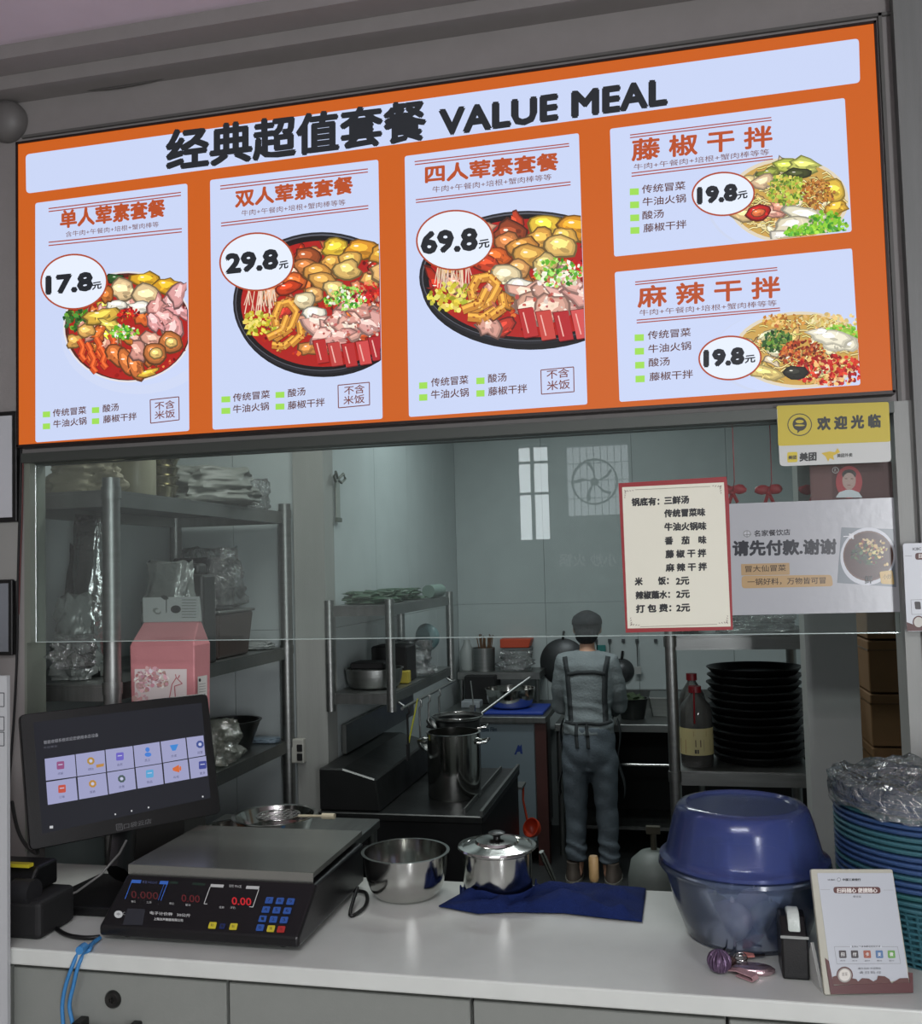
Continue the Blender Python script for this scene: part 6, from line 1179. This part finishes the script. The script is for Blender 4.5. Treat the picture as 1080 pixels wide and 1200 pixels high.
cable('wall_wire', [P(25, 522, 2.405), P(23, 600, 2.41), P(21, 680, 2.41), P(20, 760, 2.41), P(17, 830, 2.41), P(12, 900, 2.41), P(8, 960, 2.41), P(6, 1020, 2.41)], .0035, blackm, 'black wire running down the wall at the left edge')
cable('wall_wire', [P(27, 540, 2.408), P(26, 600, 2.412), P(24, 655, 2.412), P(22, 720, 2.412)], .002, mat('dark_red_wire', (80, 26, 24), .5), 'thin dark red wire beside the black wire at the left edge')
cable('power_cable', [P(14, 940, 2.38), P(20, 970, 2.3), P(30, 990, 2.2), P(44, 1000, 2.12), Vector((-1.56, 2.08, 1.085))], .005, blackm, 'black cable running from the wall to the till')
a = P(8, 792, 1.842); b = P(8, 1200, 1.842); t = thing('notice_board', 'white standing notice board with boxed print at the left edge in front of the counter', 'notice board', (a.x - .15, 1.842, 0))
w = MB(); w.box(a.x - .34, a.x, 1.842, 1.852, .001, a.z); bd = w.build('board', mat('notice_board_white', (176, 178, 180), .4), t)
k = INK(on(1.842), base=.0006)
for y in (812, 840, 858): k.frame([(-20, y), (5, y), (5, y + 16), (-20, y + 16)], 1, (70, 70, 74))
k.build('boxed_print', pr, bd)
w = MB(); w.box(a.x - .30, a.x - .02, 1.80, 1.858, 0, .02) ; 
w.build('foot', blackm, t)
c = P(-4, 134, 2.36); t = thing('wall_speaker', 'round white wall speaker at the top left corner of the picture', 'speaker', (c.x, 2.42, c.z - .06))
w = MB(); w.lathe([(0, .055), (.03, .052), (.055, .035), (.062, .012), (.06, 0), (0, 0)], (c.x, 2.419, c.z), 36, axis=(0, -1, 0)); w.build('dome', mat('speaker_white', (104, 102, 100), .5), t, smooth=40)
w = MB(); w.cbox((c.x + .0, 2.40, c.z + .10), .05, .035, .06); w.build('bracket', blackm, t)
cg = mat('grey_cord', (84, 82, 80), .6)
cable('ceiling_wire', [P(10, 104, 2.41), P(60, 105, 2.41), P(125, 104, 2.41), P(190, 92, 2.41), P(255, 73, 2.41), P(350, 58, 2.41), P(470, 41, 2.41), P(560, 28, 2.41), P(700, 8, 2.41)], .003, cg, 'sagging grey wire along the wall below the ceiling')
cable('ceiling_wire', [P(10, 108, 2.412), P(48, 107, 2.412), P(120, 94, 2.412), P(255, 70, 2.412), P(400, 47, 2.412), P(540, 24, 2.412), P(680, 3, 2.412)], .003, cg, 'straight grey wire along the wall below the ceiling')
w = MB(); w.box(-1.84, .56, 2.412, 2.42, 3.028, 3.036); w.box(.528, .536, 2.412, 2.42, 2.0, 3.036); struct('trim_8', w, mat('trim_grey', (96, 95, 92), .6), 'thin raised molding around the menu lightbox')
# right placard on the cladding
def Rr(px, py): return P(px, py, 2.384)
t = thing('wall_placard', 'white payment placard with maroon foot on the cladding at the right edge', 'placard', (Rr(1080, 738).x, 2.384, Rr(1070, 738).z))
w = MB(); w.prism([Rr(x, y) for x, y in rrect([(1057, 637), (1150, 634), (1153, 738), (1062, 740)], 3)], (0, -.004, 0)); sh_ = w.build('placard_sheet', mat('placard_white', (198, 202, 208)), t)
k = INK(lambda x, y: P(x, y, 2.380)); k.line((1060, 651.5), (1068, 651.5), .5, (120, 120, 124)); k.text('ICBC', 1069, 645, 1079, 644.5, 3, (50, 50, 54), .1); k.poly(rrect([(1072, 648), (1120, 647), (1120, 655), (1072, 656)], 3), MR); k.text('扫码', 1076, 654, 1084, 653.6, 5, (210, 205, 200), .2)
k.frame([(1067, 703), (1140, 701), (1141, 719), (1068, 720)], .5, (120, 120, 124)); k.poly(rrect([(1071, 705), (1078, 705), (1079, 714), (1072, 714)], 1.5), (60, 56, 58)); k.poly([(1062, 729), (1070, 732), (1080, 731), (1100, 733), (1152, 730), (1153, 738), (1062.5, 739.6)], MR); k.ell(1076, 729, 7, 7.4, MR, 24); k.ell(1076, 729, 5.6, 6, (200, 198, 190), 24)
k.build('printing', pr, sh_)
# ------------------------------------------------------------------ the cook, seen from behind
def remesh(mb, name, m, parent, vox=.010, sm=6, bump=0, disp=None):
    me = bpy.data.meshes.new('tmp'); mb.bm.normal_update(); bmesh.ops.recalc_face_normals(mb.bm, faces=mb.bm.faces); mb.bm.to_mesh(me); mb.bm.free(); o = bpy.data.objects.new('tmp', me); COL.objects.link(o)
    r = o.modifiers.new('r', 'REMESH'); r.mode = 'VOXEL'; r.voxel_size = vox; s = o.modifiers.new('s', 'SMOOTH'); s.iterations = sm; s.factor = .6
    bpy.context.view_layer.update(); ev = o.evaluated_get(bpy.context.evaluated_depsgraph_get()); nm = bpy.data.meshes.new_from_object(ev); bpy.data.objects.remove(o)
    nm.materials.clear(); nm.name = name
    if disp:
        nrm = [v.normal.copy() for v in nm.vertices]
        for v, n in zip(nm.vertices, nrm): v.co += n * disp(v.co)
    return finish(name, nm, m, parent, smooth=180)
def loft(w, rings, n=24):
    prev = None
    for c, rx, ry in rings:
        R = [w.v((c[0] + rx * math.cos(2 * PI * i / n), c[1] + ry * math.sin(2 * PI * i / n), c[2])) for i in range(n)]
        if prev: w.bridge(prev, R)
        else: w.f(R[::-1])
        prev = R
    w.f(prev)
PXW, PYW = P(691, 900, 5.33).x, 5.33
man = thing('person', 'cook seen from behind at the back counter, grey top, crossed apron straps and grey trousers', 'person', (PXW, PYW, 0))
TT = Matrix.Translation((PXW, PYW, 0))
def NB_(): w = MB(); w.T = TT; return w
skin_m = mat('skin', (186, 142, 118), .5, 0, .05, 60, .05)
# joints (local: x right, y away from the camera, z up)
SH = .140; sh_z = 1.205; SXC = Matrix.Scale(.88, 4, (1, 0, 0))
arm = {}
for s in (-1, 1): arm[s] = [(s * SH, .05, sh_z - .01), (s * .182, .07, 1.03), (s * .186, .12, .93), (s * .15, .27, .89), (s * .12, .37, .875)]
w = NB_(); w.T = TT @ SXC
loft(w, [((0, .02, .66), .13, .09), ((0, .0, .74), .15, .11), ((0, .02, .88), .125, .09), ((0, .04, 1.02), .145, .10), ((0, .05, 1.14), .155, .10), ((0, .06, 1.21), .12, .075), ((0, .075, 1.245), .05, .05), ((0, .09, 1.30), .046, .048), ((0, .10, 1.33), .05, .055)])
w.T = TT; w.blob((0, .125, 1.365), .070, .088, .095, sub=3, amp=0)
w.blob((0, .175, 1.335), .045, .04, .05, sub=2, amp=0); w.tube([(0, .205, 1.375), (0, .232, 1.352), (0, .215, 1.343)], [.010, .015, .012], 8)
for s in (-1, 1):
    w.T = TT; w.blob((s * .072, .12, 1.36), .010, .020, .030, sub=2, amp=0)
    w.T = TT @ SXC; w.tube(arm[s], [.048, .042, .040, .032, .024], 14)
    for z0, z1, x0, x1, r0, r1 in ((.70, .40, .078, .088, .078, .055), (.42, .06, .088, .096, .055, .036)): w.tube([(s * x0, .0, z0), (s * (x0 + x1) / 2, .01, (z0 + z1) / 2), (s * x1, .0, z1)], [r0, (r0 + r1) / 2, r1], 14)
    w.tube([(s * .096, -.03, .05), (s * .10, .05, .04), (s * .104, .13, .03)], [.032, .034, .024], 10)
    hx, hy, hz = arm[s][-1]
    w.tube([(hx, hy - .01, hz), (hx - s * .004, hy + .045, hz - .004), (hx - s * .006, hy + .078, hz - .012)], [.024, .034, .032], 12, flat=.45)
    for j in range(4):
        ox = (j - 1.5) * .0185; ln = (.052, .060, .064, .052)[j if s < 0 else 3 - j]
        w.tube([(hx + ox * .9, hy + .07, hz - .012), (hx + ox, hy + .07 + ln * .55, hz - .02), (hx + ox, hy + .07 + ln * .8, hz - .042), (hx + ox, hy + .066 + ln * .8, hz - .058)], [.0095, .0085, .0078, .0065], 8)
    w.tube([(hx - s * .022, hy + .02, hz - .006), (hx - s * .046, hy + .045, hz - .014), (hx - s * .050, hy + .072, hz - .024)], [.011, .0095, .008], 8)
remesh(w, 'body', skin_m, man, .0055, 3)
# face details
for s in (-1, 1):
    w = NB_(); w.blob((s * .027, .198, 1.378), .009, .007, .006, sub=2, amp=0); w.build('eye', mat('eye_white', (220, 218, 214), .3), man, smooth=180)
w = NB_(); w.tube([(-.02, .214, 1.322), (0, .220, 1.321), (.02, .214, 1.322)], [.003, .0055, .003], 8); w.build('mouth', mat('lips', (150, 84, 78), .5), man, smooth=60)
# top
top_m = mat('grey_sweater', (128, 136, 138), .85, 0, .4, 90, .08); apr = mat('dark_apron', (52, 56, 58), .8, 0, .3, 120, .05)
w = NB_(); w.T = TT @ SXC
loft(w, [((0, .0, .80), .162, .120), ((0, .0, .84), .160, .118), ((0, .015, .90), .142, .108), ((0, .035, 1.0), .158, .116), ((0, .045, 1.10), .170, .120), ((0, .05, 1.17), .172, .108), ((0, .06, 1.215), .135, .085), ((0, .07, 1.245), .072, .062)])
for s in (-1, 1): w.tube([(s * .10, .05, 1.19)] + arm[s][:4] + [(s * .132, .335, .88)], [.052, .060, .056, .055, .045, .036], 16)
def wr(co):
    l = co - Vector((PXW, PYW, 0)); z = l.z
    return .006 * noise.noise(Vector((l.x * 9, l.y * 9, z * 22))) * (1.6 if z < .98 else 1) + .003 * math.sin(z * 95 + l.x * 22 + 3 * noise.noise(l * 8)) * (1 if z < .97 else .25)
remesh(w, 'top', top_m, man, .009, 4, disp=wr)
# trousers
tr_m = mat('grey_trousers', (98, 108, 116), .85, 0, .35, 110, .1)
w = NB_(); w.T = TT @ SXC
loft(w, [((0, .0, .60), .12, .09), ((0, .0, .66), .166, .125), ((0, .0, .74), .168, .130), ((0, .0, .82), .155, .118), ((0, .0, .845), .152, .115)])
for s in (-1, 1): w.tube([(s * .082, .0, .70), (s * .086, -.005, .62), (s * .092, .0, .50), (s * .096, .008, .38), (s * .100, .004, .22), (s * .104, .0, .105)], [.088, .090, .080, .070, .062, .062], 20)
def wr2(co):
    l = co - Vector((PXW, PYW, 0)); z = l.z
    return .006 * noise.noise(Vector((l.x * 10, l.y * 10, z * 14))) + (.005 * math.sin(z * 120 + l.x * 30 + 4 * noise.noise(l * 9)) if z < .22 else .0015 * math.sin(z * 60 + l.x * 40)) - (.010 * math.exp(-(l.x / .012) ** 2) if z > .62 else 0)
remesh(w, 'trousers', tr_m, man, .009, 3, disp=wr2)
# hair and dark cap
w = NB_(); w.blob((0, .112, 1.385), .083, .098, .082, sub=3, amp=.05, fr=4, seed=2); w.blob((0, .055, 1.33), .066, .045, .055, sub=3, amp=.08, fr=5); w.blob((0, .045, 1.345), .045, .03, .05, sub=2, amp=.05)
remesh(w, 'dark_hair', mat('dark_hair', (26, 27, 30), .6, 0, .6, 160, .2, stretch=(1, 1, .2)), man, .008, 2)
w = NB_(); w.lathe([(.083, 0), (.086, .004), (.085, .025), (.075, .048), (.050, .066), (.02, .074), (0, .075)], (0, .112, 1.385), 36, sy=1.16); w.lathe([(.083, 0), (.080, .001), (.079, .024), (.068, .045), (0, .066)], (0, .112, 1.385), 36, sy=1.16)
w.build('cap', mat('dark_cap', (26, 29, 34), .8, 0, .4, 140), man, smooth=50)
# shoes
for s in (-1, 1):
    w = NB_(); loft(w, [((s * .106, .03, .001), .046, .125), ((s * .106, .03, .022), .047, .127), ((s * .106, .025, .045), .043, .112), ((s * .106, .0, .075), .038, .075), ((s * .106, -.02, .105), .036, .052)], 20); sh = w.build('shoe', mat('brown_grey_shoe', (92, 82, 74), .6, 0, .2, 60, .1), man, smooth=50)
    w = NB_(); loft(w, [((s * .106, .03, .0), .050, .131), ((s * .106, .03, .016), .050, .131)], 20); w.build('sole', mat('pale_sole', (140, 138, 130), .6), sh)
# apron straps: conform to the back by casting onto the torso
from mathutils.bvhtree import BVHTree
dg = bpy.context.evaluated_depsgraph_get(); bpy.context.view_layer.update()
tops = [o for o in man.children if o.name.startswith('top') or o.name.startswith('trousers')]
def cast(x, z, off=.004):
    best = None
    for o in tops:
        bv = BVHTree.FromPolygons([v.co.copy() for v in o.data.vertices], [tuple(p.vertices) for p in o.data.polygons]) if o.name not in BV else BV[o.name]
        BV[o.name] = bv; h = bv.ray_cast(Vector((x, -1, z)), Vector((0, 1, 0)))
        if h[0] is not None and (best is None or h[0].y < best): best = h[0].y
    return TT @ Vector((x, (best if best is not None else -.1) - off, z))
BV = {}
def strap(name, pts, wd, n=26):
    w = MB(); A = []; B = []
    for i in range(n + 1):
        t = i / n * (len(pts) - 1); j = min(int(t), len(pts) - 2); f = t - j; x = pts[j][0] + (pts[j + 1][0] - pts[j][0]) * f; z = pts[j][1] + (pts[j + 1][1] - pts[j][1]) * f
        dx = pts[j + 1][0] - pts[j][0]; dz = pts[j + 1][1] - pts[j][1]; l = math.hypot(dx, dz); nx, nz = -dz / l * wd / 2, dx / l * wd / 2
        A.append(w.v(cast(x + nx, z + nz))); B.append(w.v(cast(x - nx, z - nz)))
    for i in range(n): w.f([A[i], A[i + 1], B[i + 1], B[i]])
    o = w.build(name, apr, man, smooth=180); s = o.modifiers.new('t', 'SOLIDIFY'); s.thickness = .004; s.offset = 0; return o
strap('apron_strap', [(-0.1188, 1.215), (-0.1038, 1.13), (-0.0950, 1.0), (-0.0915, .93), (-0.0880, .86)], .026)
strap('apron_strap', [(0.1188, 1.215), (0.1038, 1.13), (0.0968, 1.0), (0.0986, .93), (0.1003, .86)], .026)
strap('apron_cross_strap', [(-0.1038, 1.12), (-0.0440, 1.135), (0.0440, 1.137), (0.1038, 1.125)], .022)
strap('apron_waist_tie', [(-0.1320, .868), (-0.0616, .862), (0.0000, .868), (0.0704, .860), (0.1320, .866)], .016)
strap('apron_tie_end', [(-0.0546, .862), (-0.0581, .80), (-0.0528, .735)], .018); strap('apron_tie_end', [(-0.0018, .862), (0.0035, .80), (0.0070, .735)], .018)
for s in (-1, 1):
    w = NB_(); w.grid(6, 20, lambda u, v, s=s: Vector((s * (.150 + .012 * math.sin(v * 9)), .02 + u * .10, .86 - v * .42)) + Vector((s * .022 * v, 0, 0))); o = w.build('apron_skirt_edge', apr, man, smooth=180); m_ = o.modifiers.new('t', 'SOLIDIFY'); m_.thickness = .004
